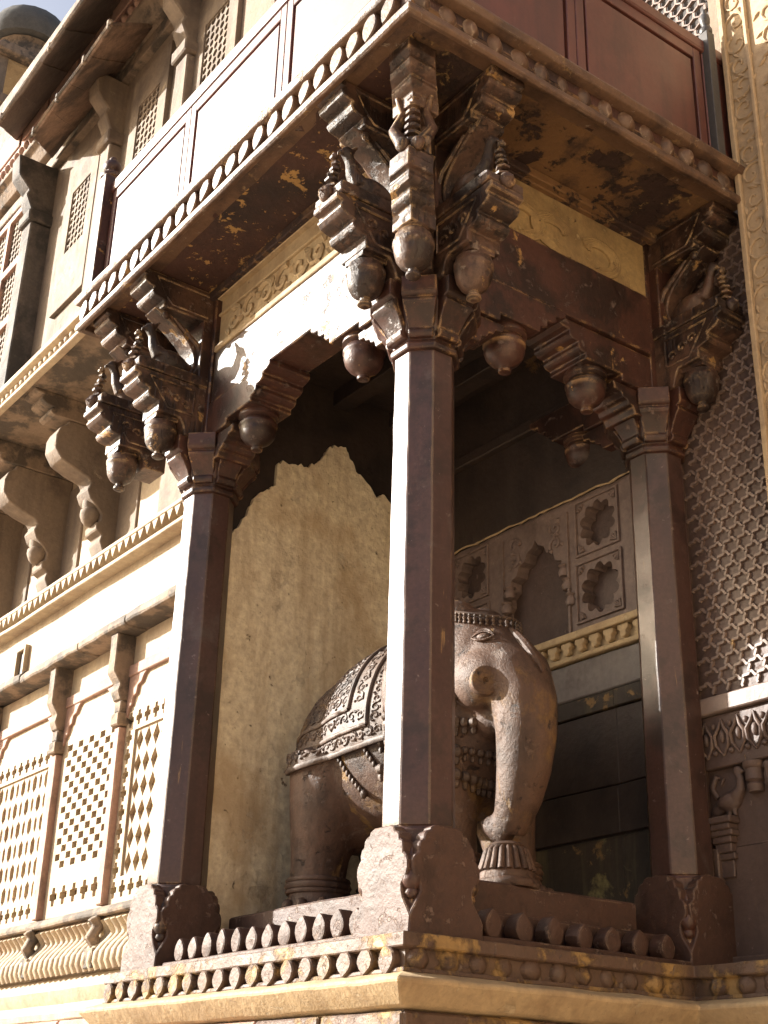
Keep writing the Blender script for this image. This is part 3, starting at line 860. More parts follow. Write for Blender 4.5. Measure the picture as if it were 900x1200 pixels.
for sx in (-1, 1):
    ap = MB()
    cx = -.79
    ap.box(cx + sx * .22 - .006, cx + sx * .22 + .006, WY - .03, WY - .019, 3.56, 4.15)
    curls(ap, lambda u, v, l: Vector((u, WY - .021 - l, v)), [(cx + (.08 if sx > 0 else -.2), 3.98, cx + (.2 if sx > 0 else -.08), 4.14, .075)], .008, 9 + sx)
    for k, z in enumerate((3.72, 3.8, 3.87)):
        ap.lathe([(.0, z - .03), (.025, z - .022), (.03, z), (.02, z + .02), (.03, z + .03), (0, z + .032)], cx + sx * (.225 - .02 * k), WY - .015, 10)
    part('arch_carving', ap, 'niche', bw, smooth=50)
# broken edge where the upper render has come away
ub = []
for k in range(61):
    x = LX + .01 + k * (1.58 / 60)
    ub.append((x, 4.2 + .012 * noise.noise(Vector((x * 9, 0, 0))) + .006 * noise.noise(Vector((x * 40, 3, 0)))))
part('upper_render', MB().plate(ub + [(-.02, 5.019), (LX + .01, 5.019)], [], 'y', WY - .045, WY + .05), 'soot_shade', bw, smooth=30)
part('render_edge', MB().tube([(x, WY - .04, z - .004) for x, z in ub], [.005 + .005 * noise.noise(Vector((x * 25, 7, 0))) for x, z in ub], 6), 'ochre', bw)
part('upper_moulding', MB().box(LX + .01, -.02, WY - .09, WY - .046, 4.62, 4.68), 'soot_shade', bw, bevel=.006)

# ------------------------------------------------------------------ elephant
EB = 2.345
pd = thing('statue_pedestal', 'low two-stepped stone pedestal under the elephant', 'pedestal', (-.8, .6, 2.112))
part('step', MB().box(-1.56, .0, .1, 1.14, 2.117, 2.235), 'base', pd, bevel=.008, cut=.15, jit=.004)
part('step', MB().box(-1.52, -.06, .2, 1.06, 2.236, EB), 'base', pd, bevel=.008, cut=.15, jit=.004)
YM = .6
el = thing('elephant_statue', 'carved brown stone elephant with ornamented saddle cloth standing in the porch', 'statue', (-.8, YM, EB))
b = MB()
b.ell((-.84, YM, 3.03), (.56, .30, .385), 24, 18)
b.ell((-1.14, YM, 2.97), (.31, .28, .375), 24, 18)
b.ell((-.52, YM, 3.0), (.3, .27, .38), 24, 18)
for s_ in (-1, 1):
    b.tube([(-1.14, YM + s_ * .13, 2.95), (-1.17, YM + s_ * .165, 2.75), (-1.2, YM + s_ * .175, 2.58), (-1.21, YM + s_ * .175, 2.47), (-1.19, YM + s_ * .175, EB + .0)], [.22, .165, .122, .112, .135], 20)
    b.tube([(-.5, YM + s_ * .12, 2.95), (-.44, YM + s_ * .14, 2.75), (-.4, YM + s_ * .145, 2.55), (-.38, YM + s_ * .145, 2.44), (-.36, YM + s_ * .145, EB)], [.2, .14, .1, .092, .115], 20)
b.ell((-.42, YM - .02, 3.14), (.24, .2, .29), 20, 16)
HY = YM - .07
b.ell((-.32, HY, 3.19), (.2, .19, .23), 24, 18)
for s_ in (-1, 1):
    b.ell((-.39, HY + s_ * .07, 3.365), (.125, .105, .1), 18, 14)
    b.ell((-.2, HY + s_ * .1, 3.1), (.13, .085, .115), 18, 14)
b.ell((-.235, HY, 2.965), (.11, .085, .075), 16, 12)
tk = [(588, 778, .15), (604, 797, .14), (615, 825, .122), (617, 860, .112), (614, 900, .1), (608, 935, .085), (601, 960, .07), (597, 975, .06)]
tp = [at(px, py, 1, HY) for px, py, r in tk]
b.tube([(-.27, HY, 3.14)] + tp, [.165] + [r for _, _, r in tk], 20)
tipc = tp[-1]
b.tube([tipc, tipc + Vector((-.035, -.02, .0)), tipc + Vector((-.065, -.035, .025)), tipc + Vector((-.075, -.04, .055))], [.055, .045, .036, .028], 12)
for s_ in (-1, 1):   # ears
    b.ell((-.5, HY + s_ * .2, 3.13), (.13, .035, .2), 18, 14, Matrix.Rotation(R(-18 * s_), 3, 'Z'))
    b.tube([(-.4, HY + s_ * .17, 3.25), (-.46, HY + s_ * .2, 3.2)], [.06, .05], 10)
b.tube([(-1.43, YM, 3.1), (-1.475, YM - .02, 2.95), (-1.485, YM - .04, 2.75), (-1.47, YM - .06, 2.6)], [.05, .035, .028, .03], 10)
emesh = remeshed(b, 'body', 'elephant', .0125, 7)
emesh.transform(Matrix.Translation(-Vector(el.location)))
body = put('body', emesh, el)
bm = bmesh.new(); bm.from_mesh(emesh)
bmesh.ops.translate(bm, verts=bm.verts, vec=el.location)
bvh = BVHTree.FromBMesh(bm)
bm.free()
def hit_px(px, py, lift=0):
    r = ray(px, py)
    p, n, i, d = bvh.ray_cast(CP, r)
    if p is None: return None, None
    return p + n * lift, n
AXZ = 3.02
def SB(x, phi, lift):
    """point on the body: x along, phi = angle over the back (0 = near side level)"""
    d = Vector((0, -math.cos(phi), math.sin(phi)))
    o = Vector((x, YM, AXZ))
    p, n, i, ds = bvh.ray_cast(o + d * .9, -d)
    if p is None or (p - o).length > .5: return None
    return p + d * lift
# saddle cloth
X0, X1 = -1.40, -.62
def lowphi(x):
    return R(-15) + R(-6) * (X1 - x)
gv, gf, nx_, nf = [], [], 40, 60
for i in range(nx_ + 1):
    x = X0 + (X1 - X0) * i / nx_
    for j in range(nf + 1):
        ph = lowphi(x) + (PI - 2 * lowphi(x)) * j / nf
        p = SB(x, ph, .014)
        if p is None: p = Vector((x, YM - .25 * math.cos(ph), AXZ + .25 * math.sin(ph)))
        gv.append(p)
for i in range(nx_):
    for j in range(nf):
        q = i * (nf + 1) + j
        gf.append((q, q + 1, q + nf + 2, q + nf + 1))
mbc = MB().add(gv, gf)
cl = part('saddle_cloth', mbc, 'elephant_trim', el, smooth=60)
def line(mb, pts, r):
    pts = [p for p in pts if p is not None]
    if len(pts) > 1: mb.tube(pts, r, 6)
bd = MB()
for inset in (0, .1, .22):
    for r_ in ((.010,) if inset else (.013,)):
        xs = [X0 + .0 + (X1 - inset - X0) * k / 30 for k in range(31)]
        dphi = inset * 2.4
        line(bd, [SB(x, lowphi(x) + dphi, .016) for x in xs], r_)
        xe = X1 - inset
        line(bd, [SB(xe, lowphi(xe) + dphi + (PI - 2 * lowphi(xe) - 2 * dphi) * k / 60, .016) for k in range(61)], r_)
part('cloth_border', bd, 'elephant_trim', cl, smooth=60)
cv = MB()
curls(cv, lambda u, v, l: SB(u, lowphi(u) + v * 2.6, l + .012), [(X0, .015, X1 - .02, .09, .045), (X0, .115, X1 - .115, .2, .05), (X0, .235, X1 - .235, .66, .052), (X1 - .09, .1, X1 - .015, .66, .045), (X1 - .21, .22, X1 - .115, .66, .05)], .0056, 12)
part('cloth_carving', cv, 'elephant_trim', cl, smooth=60)['kind'] = 'stuff'
for x in (X1 - .32, X1 - .14, X1 + .02):
    top = SB(x, lowphi(x), .016)
    if top is None: continue
    ch = MB()
    for k in range(9):
        p, n, i, d = bvh.find_nearest(top + Vector((.012 * k, -.0, -.022 * k)))
        ch.ell(p + n * .008, (.008, .008, .0145), 7, 6)
    p, n, i, d = bvh.find_nearest(top + Vector((.11, 0, -.215)))
    ch.ell(p + n * .01, (.014, .014, .02), 8, 6)
    part('tassel_chain', ch, 'elephant_trim', el)
# head ornaments
hb = MB()
ring = []
for k in range(66):
    a = k / 65 * PI * 2
    d = Vector((math.cos(a), math.sin(a), .0))
    o = Vector((-.38, HY, 3.385)) + Vector((0, 0, -.085 * math.cos(a)))
    p, n, i, ds = bvh.ray_cast(o + d * .8, -d)
    if p is None: continue
    ring.append(p)
    for dz, q in ((0, .007), (.03, .006)):
        hb.ell(p + n * .004 + Vector((0, 0, dz)), (q, q, q), 7, 5)
    hb.tube([p + n * .004 + Vector((0, 0, .006)), p + n * .005 + Vector((0, 0, .016)), p + n * .003 + Vector((0, 0, .026))], [.003, .008, .003], 6)
for dz, q in ((-.012, .005), (.038, .006)):
    hb.tube([p + Vector((0, 0, dz)) for p in ring], q, 6)
part('head_band', hb, 'elephant_trim', el)['kind'] = 'stuff'
fo = MB()
pts = []
for px, py in ((598, 738), (606, 746), (614, 755), (622, 765), (629, 776), (635, 788)):
    p, n = hit_px(px, py, .004)
    if p is not None: pts.append(p)
if len(pts) > 3:
    fo.tube(pts, [.008, .016, .02, .018, .013, .005][:len(pts)], 8)
part('forehead_tassel', fo, 'elephant', el)
ey = MB()
p, n = hit_px(566, 746, 0)
if p is not None:
    tx = n.cross(Vector((0, 0, 1))).normalized() * -1
    tz = n.cross(tx).normalized()
    if tz.z < 0: tz = -tz
    rot = Matrix((tx, n, tz)).transposed()
    ey.ell(p + n * .0, (.026, .012, .015), 12, 8, rot)
    for sg, hgt in ((1, .026), (1, .038), (-1, .02)):
        ey.tube([p + n * .004 + tx * (u * .046) + tz * (sg * hgt * (1 - u * u) - .004) for u in (-1, -.6, -.2, .2, .6, 1)], [.002, .005, .006, .006, .005, .002], 6)
part('eye', ey, 'elephant', el, smooth=60)
# sawn tusk stumps
tdir = Vector((.80, -.52, -.1)).normalized()
rotm = tdir.to_track_quat('Z', 'Y').to_matrix()
for px, py, flip in ((569, 797, 1),):
    p, n = hit_px(px, py, 0)
    if p is None: p = at(px, py, 1, HY - .16)
    tm = MB().lathe([(.06, -.14), (.056, -.005), (.053, .006), (.048, .009), (.011, .008), (.009, .005), (.008, -.012), (0, -.013)], 0, 0, 24)
    tm.xf(Matrix.Translation(p) @ rotm.to_4x4())
    part('tusk_stump', tm, 'elephant', el, smooth=35)
    p2 = Vector((p.x, 2 * HY - p.y, p.z))
    d2 = Vector((tdir.x, -tdir.y, tdir.z))
    tm = MB().lathe([(.062, -.14), (.06, .0), (.057, .012), (.053, .015), (.02, .014), (.017, .01), (.015, -.01), (0, -.012)], 0, 0, 24)
    tm.xf(Matrix.Translation(p2) @ d2.to_track_quat('Z', 'Y').to_matrix().to_4x4())
    part('tusk_stump', tm, 'elephant', el, smooth=35)
# anklets and toes
for (cx, cy, r_) in ((-1.205, YM - .175, .122), (-1.205, YM + .175, .122), (-.382, YM - .145, .1), (-.382, YM + .145, .1)):
    an = MB()
    for z, q in ((2.475, .010), (2.452, .014), (2.43, .010)):
        an.tube([(cx + (r_ + .002) * math.cos(a), cy + (r_ + .002) * math.sin(a), z) for a in [2 * PI * k / 24 for k in range(25)]], q, 6)
    part('anklet', an, 'elephant', el, smooth=60)
for (cx, cy, r_) in ((-1.19, YM - .175, .137), (-1.19, YM + .175, .137), (-.36, YM - .145, .118), (-.36, YM + .145, .118)):
    for k in range(6):
        a = -1.75 + k * .62
        to = MB().ell((cx + r_ * math.cos(a), cy + r_ * math.sin(a), EB + .022), (.026, .026, .03), 8, 6)
        part('toe', to, 'elephant', el, smooth=60)
# necklaces on the chest
nk = MB()
for zc, rr, q in ((3.0, .0, .02), (2.9, .02, .016), (2.8, .03, .024)):
    for k in range(40):
        a = -PI * .75 + k / 39 * PI * 1.5
        d = Vector((math.cos(a), math.sin(a), 0))
        o = Vector((-.5, YM, zc - .06 * math.cos(a)))
        p, n, i, ds = bvh.ray_cast(o + d * .33, -d)
        if p is None: continue
        nk.ell(p + n * .004, (q, q, q), 7, 5)
        nk.ell(p + n * .002 + Vector((0, 0, -.03)), (q * .6, q * .6, q * .8), 6, 5)
part('necklace', nk, 'elephant_trim', el)['kind'] = 'stuff'
# bell / lotus stand under the trunk
bc = at(592, 1036, 2, EB)
bc = Vector((tipc.x - .005, tipc.y - .01, EB))
bz = tipc.z - .05 - EB
be = thing('lotus_stand', 'fluted bell-shaped lotus stand under the trunk tip', 'stand', bc)
prof = [(.0, 0), (.112, 0), (.116, .012), (.108, .028), (.098, .032), (.098, .05), (.09, .06), (.082, .085), (.07, .13), (.058, bz - .012), (.064, bz), (.05, bz + .01), (0, bz + .012)]
part('core', MB().lathe(prof, 0, 0, 24), 'elephant', be, local=True, smooth=45)
fl_ = MB()
for k in range(20):
    a = 2 * PI * k / 20
    fl_.tube([((r_ + .002) * math.cos(a), (r_ + .002) * math.sin(a), z) for r_, z in ((.092, .058), (.083, .085), (.071, .13), (.06, bz - .01))], [.012, .0115, .0095, .007], 6)
part('flute', fl_, 'elephant', be, local=True, smooth=60)

# ------------------------------------------------------------------ gate wall to the right of the porch
GY = 1.35
gw = thing('gate_wall', 'brown gateway wall with fish-scale stone lattice beside the shaded column', 'wall', (.3, GY, 2.112))
part('wall', MB().box(-.02, 3.2, GY + .06, GY + .5, 0.01, 9.0), 'gatewall', gw)
part('jamb', MB().box(.0, .045, GY - .03, GY + .06, 2.117, 5.249), 'gatewall', gw, bevel=.004, cut=.2, jit=.002)
part('lower_panel', MB().box(.05, .531, GY + .03, GY + .06, 2.117, 2.56), 'gatewall', gw, bevel=.003)
part('panel_frame', MB().box(.046, .09, GY + .0, GY + .06, 2.117, 2.56).box(.091, .531, GY + .005, GY + .06, 2.117, 2.17), 'gatewall', gw, bevel=.004)
part('carved_band', MB().box(.046, .531, GY + .005, GY + .06, 2.86, 3.066), 'gatewall', gw, bevel=.004)
part('sill', MB().box(.046, .531, GY - .02, GY + .06, 3.068, 3.135), 'jalistone', gw, bevel=.005, cut=.1, jit=.002)
cv = MB()
for k in range(6):
    cx = .075 + k * .078
    for sgn in (-1, 1):
        cv.tube([(cx, GY + .004, 2.9), (cx + sgn * .03, GY - .002, 2.94), (cx + sgn * .034, GY - .004, 2.98), (cx + sgn * .012, GY - .002, 3.01), (cx, GY, 3.045)], [.005, .008, .009, .008, .004], 6)
    cv.ell((cx, GY + .002, 2.975), (.014, .012, .026), 8, 6)
    cv.ell((cx + .039, GY + .002, 3.02), (.012, .01, .014), 8, 6)
    cv.ell((cx + .039, GY + .002, 2.915), (.014, .01, .012), 8, 6)
part('leaf_relief', cv, 'gatewall', gw, smooth=60)
# peacock relief tier
part('relief_ground', MB().box(.046, .531, GY + .035, GY + .06, 2.562, 2.858), 'gatewall', gw)
for cx, s_ in ((.15, 1), (.40, -1)):
    rl = MB()
    rl.ell((cx, GY + .03, 2.73), (.055, .032, .038), 14, 10, Matrix.Rotation(R(-20 * s_), 3, 'Y'))
    rl.tube([(cx + s_ * .03, GY + .026, 2.745), (cx + s_ * .058, GY + .02, 2.772), (cx + s_ * .062, GY + .016, 2.805), (cx + s_ * .05, GY + .014, 2.832)], [.028, .02, .015, .016], 10)
    rl.ell((cx + s_ * .055, GY + .012, 2.838), (.02, .015, .015), 10, 8)
    rl.tube([(cx + s_ * .07, GY + .012, 2.836), (cx + s_ * .088, GY + .014, 2.826)], [.008, .003], 6)
    rl.tube([(cx - s_ * .03, GY + .03, 2.725), (cx - s_ * .07, GY + .028, 2.7), (cx - s_ * .095, GY + .03, 2.68)], [.03, .024, .012], 8, .7)
    rl.ell((cx - s_ * .012, GY + .004, 2.732), (.038, .01, .022), 10, 8, Matrix.Rotation(R(-20 * s_), 3, 'Y'))
    for q in (-.012, .014):
        rl.tube([(cx + q, GY + .024, 2.705), (cx + q + s_ * .006, GY + .024, 2.672)], [.011, .009], 6)
    rl.tube([(cx - s_ * .06, GY + .03, 2.75), (cx - s_ * .085, GY + .028, 2.79), (cx - s_ * .06, GY + .028, 2.835), (cx - s_ * .03, GY + .03, 2.82), (cx - s_ * .045, GY + .03, 2.795)], [.012, .014, .013, .01, .007], 8)
    put('bird_relief', (lambda me_: (me_.transform(Matrix.Translation(-Vector(gw.location))), me_)[1])(remeshed(rl, 'bird_relief', 'gatewall', .005, 2)), gw)
for cx in (.12, .44):
    bb = MB()
    for k, (wd, z0, z1) in enumerate(((.075, 2.645, 2.67), (.06, 2.622, 2.645), (.066, 2.6, 2.622), (.05, 2.575, 2.6), (.042, 2.54, 2.575), (.05, 2.515, 2.54), (.034, 2.45, 2.515))):
        bb.box(cx - wd, cx + wd * .8, GY - .03 + k * .008, GY + .034, z0, z1)
    part('corbel_relief', bb, 'gatewall', gw, bevel=.004)
bb = MB().lathe([(.0, 2.74), (.03, 2.745), (.034, 2.77), (.026, 2.78), (.038, 2.79), (.036, 2.83), (.046, 2.84), (.046, 2.857), (0, 2.858)], .275, GY + .025, 14)
part('baluster_relief', bb, 'gatewall', gw, smooth=45)
# lattice
part('lattice_back', MB().box(.046, .531, GY + .021, GY + .06, 3.136, 5.248), 'gatewall', gw)
lt = MB()
hw, hh = .036, .030      # half cell sizes
def lat(x0, x1, z0, z1, y, wv=.27, r=.0076):
    nx, nz = int((x1 - x0) / (2 * hw)) + 1, int((z1 - z0) / (1.5 * hh * 1.15)) + 1
    def V(i, j, top):
        return None
    for j in range(nz):
        for i in range(nx):
            cx = x0 + hw + i * 2 * hw + (hw if j % 2 else 0)
            cz = z0 + hh + j * 1.5 * hh * 1.15
            a, b2, c, d = (cx - hw, cz + hh * .5), (cx, cz + hh * 1.1), (cx + hw, cz + hh * .5), (cx + hw, cz - hh * .6)
            for p, q, sg in ((a, b2, 1), (b2, c, 1), (c, d, 1)):
                if min(p[0], q[0]) < x0 - .002 or max(p[0], q[0]) > x1 + .002 or max(p[1], q[1]) > z1: continue
                pts = []
                dx, dz = q[0] - p[0], q[1] - p[1]
                for k in range(5):
                    t = k / 4
                    o_ = math.sin(2 * PI * t) * wv * sg * .45
                    pts.append((p[0] + dx * t - dz * o_, y, p[1] + dz * t + dx * o_))
                lt.tube(pts, r, 4, 1.6)
lat(.05, .49, 3.14, 5.2, GY + .018)
part('lattice', lt, 'jalistone', gw, smooth=30)
part('lattice_stile', MB().box(.492, .531, GY - .005, GY + .06, 3.137, 5.249), 'gatewall', gw, bevel=.004)
pil = thing('carved_pilaster', 'tall cream carved stone pilaster at the edge of the gateway', 'pilaster', (.62, GY - .05, 2.112))
part('shaft', MB().box(.534, .92, GY - .06, GY + .06, 2.117, 8.8), 'pilaster_cream', pil, bevel=.008, cut=.3, jit=.002)
part('edge_strip', MB().box(.534, .56, GY - .085, GY - .061, 2.117, 8.8).box(.66, .68, GY - .08, GY - .061, 2.117, 8.8), 'pilaster_cream', pil, bevel=.004, cut=.3, jit=.002)
cv = MB()
curls(cv, lambda u, v, l: Vector((u, GY - .061 - l, v)), [(.565, 3.2, .66, 8.2, .12), (.685, 3.2, .91, 8.2, .14)], .007, 21)
part('scroll_relief', cv, 'pilaster_cream', pil, smooth=60)
# upper lattice window above the balcony
lt = MB()
_hw, _hh = hw, hh
hw, hh = .034, .032
uw = thing('lattice_window', 'small honeycomb stone lattice window above the maroon parapet', 'window', (.3, GY, 6.2))
lat(.0, .44, 5.9, 7.2, GY + .0, .0, .006)
part('lattice', lt, 'jalistone', uw, smooth=30)
part('back', MB().box(-.02, .46, GY + .03, GY + .058, 5.86, 7.22), 'soot_shade', uw)  # dark sheet painting the unlit depth behind the lattice
part('frame', MB().box(-.06, -.005, GY - .03, GY + .058, 5.3, 7.3).box(.445, .531, GY - .03, GY + .058, 5.41, 7.3), 'cream_dull_shade', uw, bevel=.004)

# ------------------------------------------------------------------ left wing
WYL = .2          # wall plane above the string course
XE = -9.0
XR = -1.715
wing = thing('palace_wing', 'long cream palace wing with pierced stone screens, corbels and lattice windows', 'building', (-4, WYL, 0))
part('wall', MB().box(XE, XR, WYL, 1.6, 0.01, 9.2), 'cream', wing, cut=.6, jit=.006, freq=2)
part('upper_wall', MB().box(XE, XR + .001, WYL - .003, WYL + .1, 5.4, 9.2), 'cream_dull_shade', wing, cut=.6, jit=.004, freq=2)  # darker skin over the wall: shade under the eaves put into its colour
part('corner_pier', MB().box(XR + .001, LX - .1, .12, .5, 2.117, 5.2), 'cream', wing)
# base: stone blocks, ledge, ribbed apron
JY = .12
a = XR
for k, (z0, z1) in enumerate(((1.72, 1.985), (1.42, 1.712), (1.1, 1.412), (.75, 1.092), (.4, .742), (0.0, .392))):
    a = -1.81
    while a > -6:
        ln = bk.uniform(.3, .6)
        part('stone_block', MB().box(a - ln + .006, a - .006, JY - .06 - bk.uniform(0, .015), JY + .08, z0, z1), bk.choice(('redstone', 'redstone', 'pinkstone', 'weathered')), wing, bevel=.008)
        a -= ln
part('base_ledge', MB().prism([(JY + .1, 1.99), (JY - .03, 1.99), (JY - .04, 2.03), (JY - .01, 2.06), (JY - .03, 2.09), (JY - .045, 2.13), (JY + .0, 2.19), (JY + .1, 2.19)], 'x', XE, -1.81), 'cream', wing, bevel=.006, cut=.2, jit=.004)
part('apron', MB().prism([(JY + .09, 2.19), (JY + .01, 2.19), (JY + .002, 2.25), (JY + .03, 2.34), (JY + .01, 2.43), (JY + .09, 2.43)], 'x', XE, -1.76), 'cream', wing)
rb = []
for q in range(9):
    t = q / 8
    rb.append((0, JY + .004 - .034 * math.sin(t * 2 * PI + .4) - .02 * (1 - t), 2.2 + .225 * t))
rib = MB().tube(rb, [.028] * 9, 7).mesh('rib', 'cream', smooth=60)
x = -1.79
k = 0
while x > -6:
    put('rib', rib, wing, (x + 4, -WYL, 0))
    x -= .06
    k += 1
part('sill', MB().prism([(JY + .1, 2.432), (JY - .045, 2.432), (JY - .05, 2.45), (JY - .03, 2.475), (JY + .1, 2.48)], 'x', XE, -1.74), 'weathered', wing, bevel=.004, cut=.12, jit=.005)
PIL = [-1.86, -2.53, -3.27, -4.25, -4.99, -5.73, -6.5, -7.2, -8.]
PIL = [-2.53, -3.27, -4.25, -4.99, -5.97, -6.7, -7.7]
for x in PIL:
    sh = part('pilaster', MB().box(x - .03, x + .03, JY - .035, JY + .05, 2.482, 3.33), 'pinkstone', wing, bevel=.006, cut=.15, jit=.003)
    c = MB().box(x - .045, x + .045, JY - .055, JY + .05, 3.335, 3.4).box(x - .036, x + .036, JY - .045, JY + .05, 3.402, 3.46)
    c.prism([(JY + .05, 3.46), (JY - .05, 3.46), (JY - .07, 3.5), (JY - .06, 3.54), (JY - .1, 3.6), (JY - .1, 3.8), (JY + .05, 3.8)], 'x', x - .04, x + .04)
    part('capital', c, 'weathered', wing, bevel=.006, cut=.1, jit=.004)
    cap_ax = MB().box(x - .048, x + .048, JY - .06, JY + .05, 2.2, 2.29).tube([(x, JY - .0, 2.29), (x, JY - .05, 2.34), (x, JY - .02, 2.39), (x, JY - .05, 2.43)], .035, 6)
    part('apron_pier', cap_ax, 'weathered', wing, bevel=.005, jit=.004)
    for s_ in (-1, 1):      # cusped spandrel beside each pilaster
        pts = [(x + s_ * .032, 3.58), (x + s_ * .032, 3.36), (x + s_ * .05, 3.38), (x + s_ * .06, 3.42), (x + s_ * .085, 3.43), (x + s_ * .095, 3.47), (x + s_ * .125, 3.48), (x + s_ * .135, 3.52), (x + s_ * .17, 3.53), (x + s_ * .19, 3.56), (x + s_ * .22, 3.58)]
        part('spandrel', MB().prism(pts, 'y', JY - .012, JY + .03), 'pinkstone', wing, bevel=.003)
part('header', MB().box(XE, XR, JY - .02, JY + .09, 3.58, 3.64), 'pinkstone', wing, bevel=.004, cut=.2, jit=.003)
part('header_band', MB().box(XE, XR, JY + .0, JY + .09, 3.642, 3.8), 'cream', wing, cut=.2, jit=.004)
ev = MB()
x = XR
while x > -6.2:
    ln = bk.uniform(.5, .9)
    dz = bk.uniform(-.008, .008)
    part('eave_slab', MB().prism([(JY + .09, 3.802), (JY - .11, 3.802), (JY - .13, 3.815), (JY - .13, 3.85), (JY - .1, 3.88), (JY + .09, 3.93)], 'x', x - ln + .004, x).xf(Matrix.Translation((0, 0, dz))), 'weathered', wing, bevel=.006, cut=.1, jit=.007)
    x -= ln

def ray_poly(poly, dx, dz):
    best = None
    n = len(poly)
    for i in range(n):
        x1, z1 = poly[i]; x2, z2 = poly[(i + 1) % n]
        ex, ez = x2 - x1, z2 - z1
        den = dx * ez - dz * ex
        if abs(den) < 1e-12: continue
        t = (x1 * ez - z1 * ex) / den
        s_ = (x1 * dz - z1 * dx) / den
        if t > 1e-9 and -1e-7 <= s_ <= 1 + 1e-7:
            if best is None or t > best: best = t
    return best
def jali_cells(mb, x0, x1, z0, z1, y, dep, nx, nz, hole):
    cw, chh = (x1 - x0) / nx, (z1 - z0) / nz
    for i in range(nx):
        for j in range(nz):
            cx, cz = x0 + (i + .5) * cw, z0 + (j + .5) * chh
            h = hole(i, j)
            if h is None:
                mb.add([(cx - cw / 2, y, cz - chh / 2), (cx + cw / 2, y, cz - chh / 2), (cx + cw / 2, y, cz + chh / 2), (cx - cw / 2, y, cz + chh / 2)], [(0, 1, 2, 3)])
                continue
            poly = [(u * cw, v * chh) for u, v in h]
            rect = [(-cw / 2, -chh / 2), (cw / 2, -chh / 2), (cw / 2, chh / 2), (-cw / 2, chh / 2)]
            angs = sorted(set(round(math.atan2(v, u), 6) for u, v in poly + rect))
            vs = []
            for a_ in angs:
                dx, dz = math.cos(a_), math.sin(a_)
                ro, ri = ray_poly(rect, dx, dz), ray_poly(poly, dx, dz)
                if ro is None or ri is None: continue
                vs += [(cx + dx * ro, y, cz + dz * ro), (cx + dx * ri, y, cz + dz * ri), (cx + dx * ri, y + dep, cz + dz * ri)]
            n = len(vs) // 3
            fs = []
            for k in range(n):
                a0, b0 = 3 * k, 3 * ((k + 1) % n)
                fs += [(a0, b0, b0 + 1, a0 + 1), (a0 + 1, b0 + 1, b0 + 2, a0 + 2)]
            mb.add(vs, fs)
cross = [(.12, .4), (.12, .14), (.36, .14), (.36, -.14), (.12, -.14), (.12, -.4), (-.12, -.4), (-.12, -.14), (-.36, -.14), (-.36, .14), (-.12, .14), (-.12, .4)]
cross = [(.14, .42), (.16, .16), (.36, .14), (.36, -.14), (.16, -.16), (.14, -.42), (-.14, -.42), (-.16, -.16), (-.36, -.14), (-.36, .14), (-.16, .16), (-.14, .42)]
rectp = [(-.5 + .06, -.42), (.44, -.42), (.44, .42), (-.44, .42)]
hexp = [(0, .44), (.34, .22), (.34, -.22), (0, -.44), (-.34, -.22), (-.34, .22)]
diap = [(0, .47), (.42, 0), (0, -.47), (-.42, 0)]
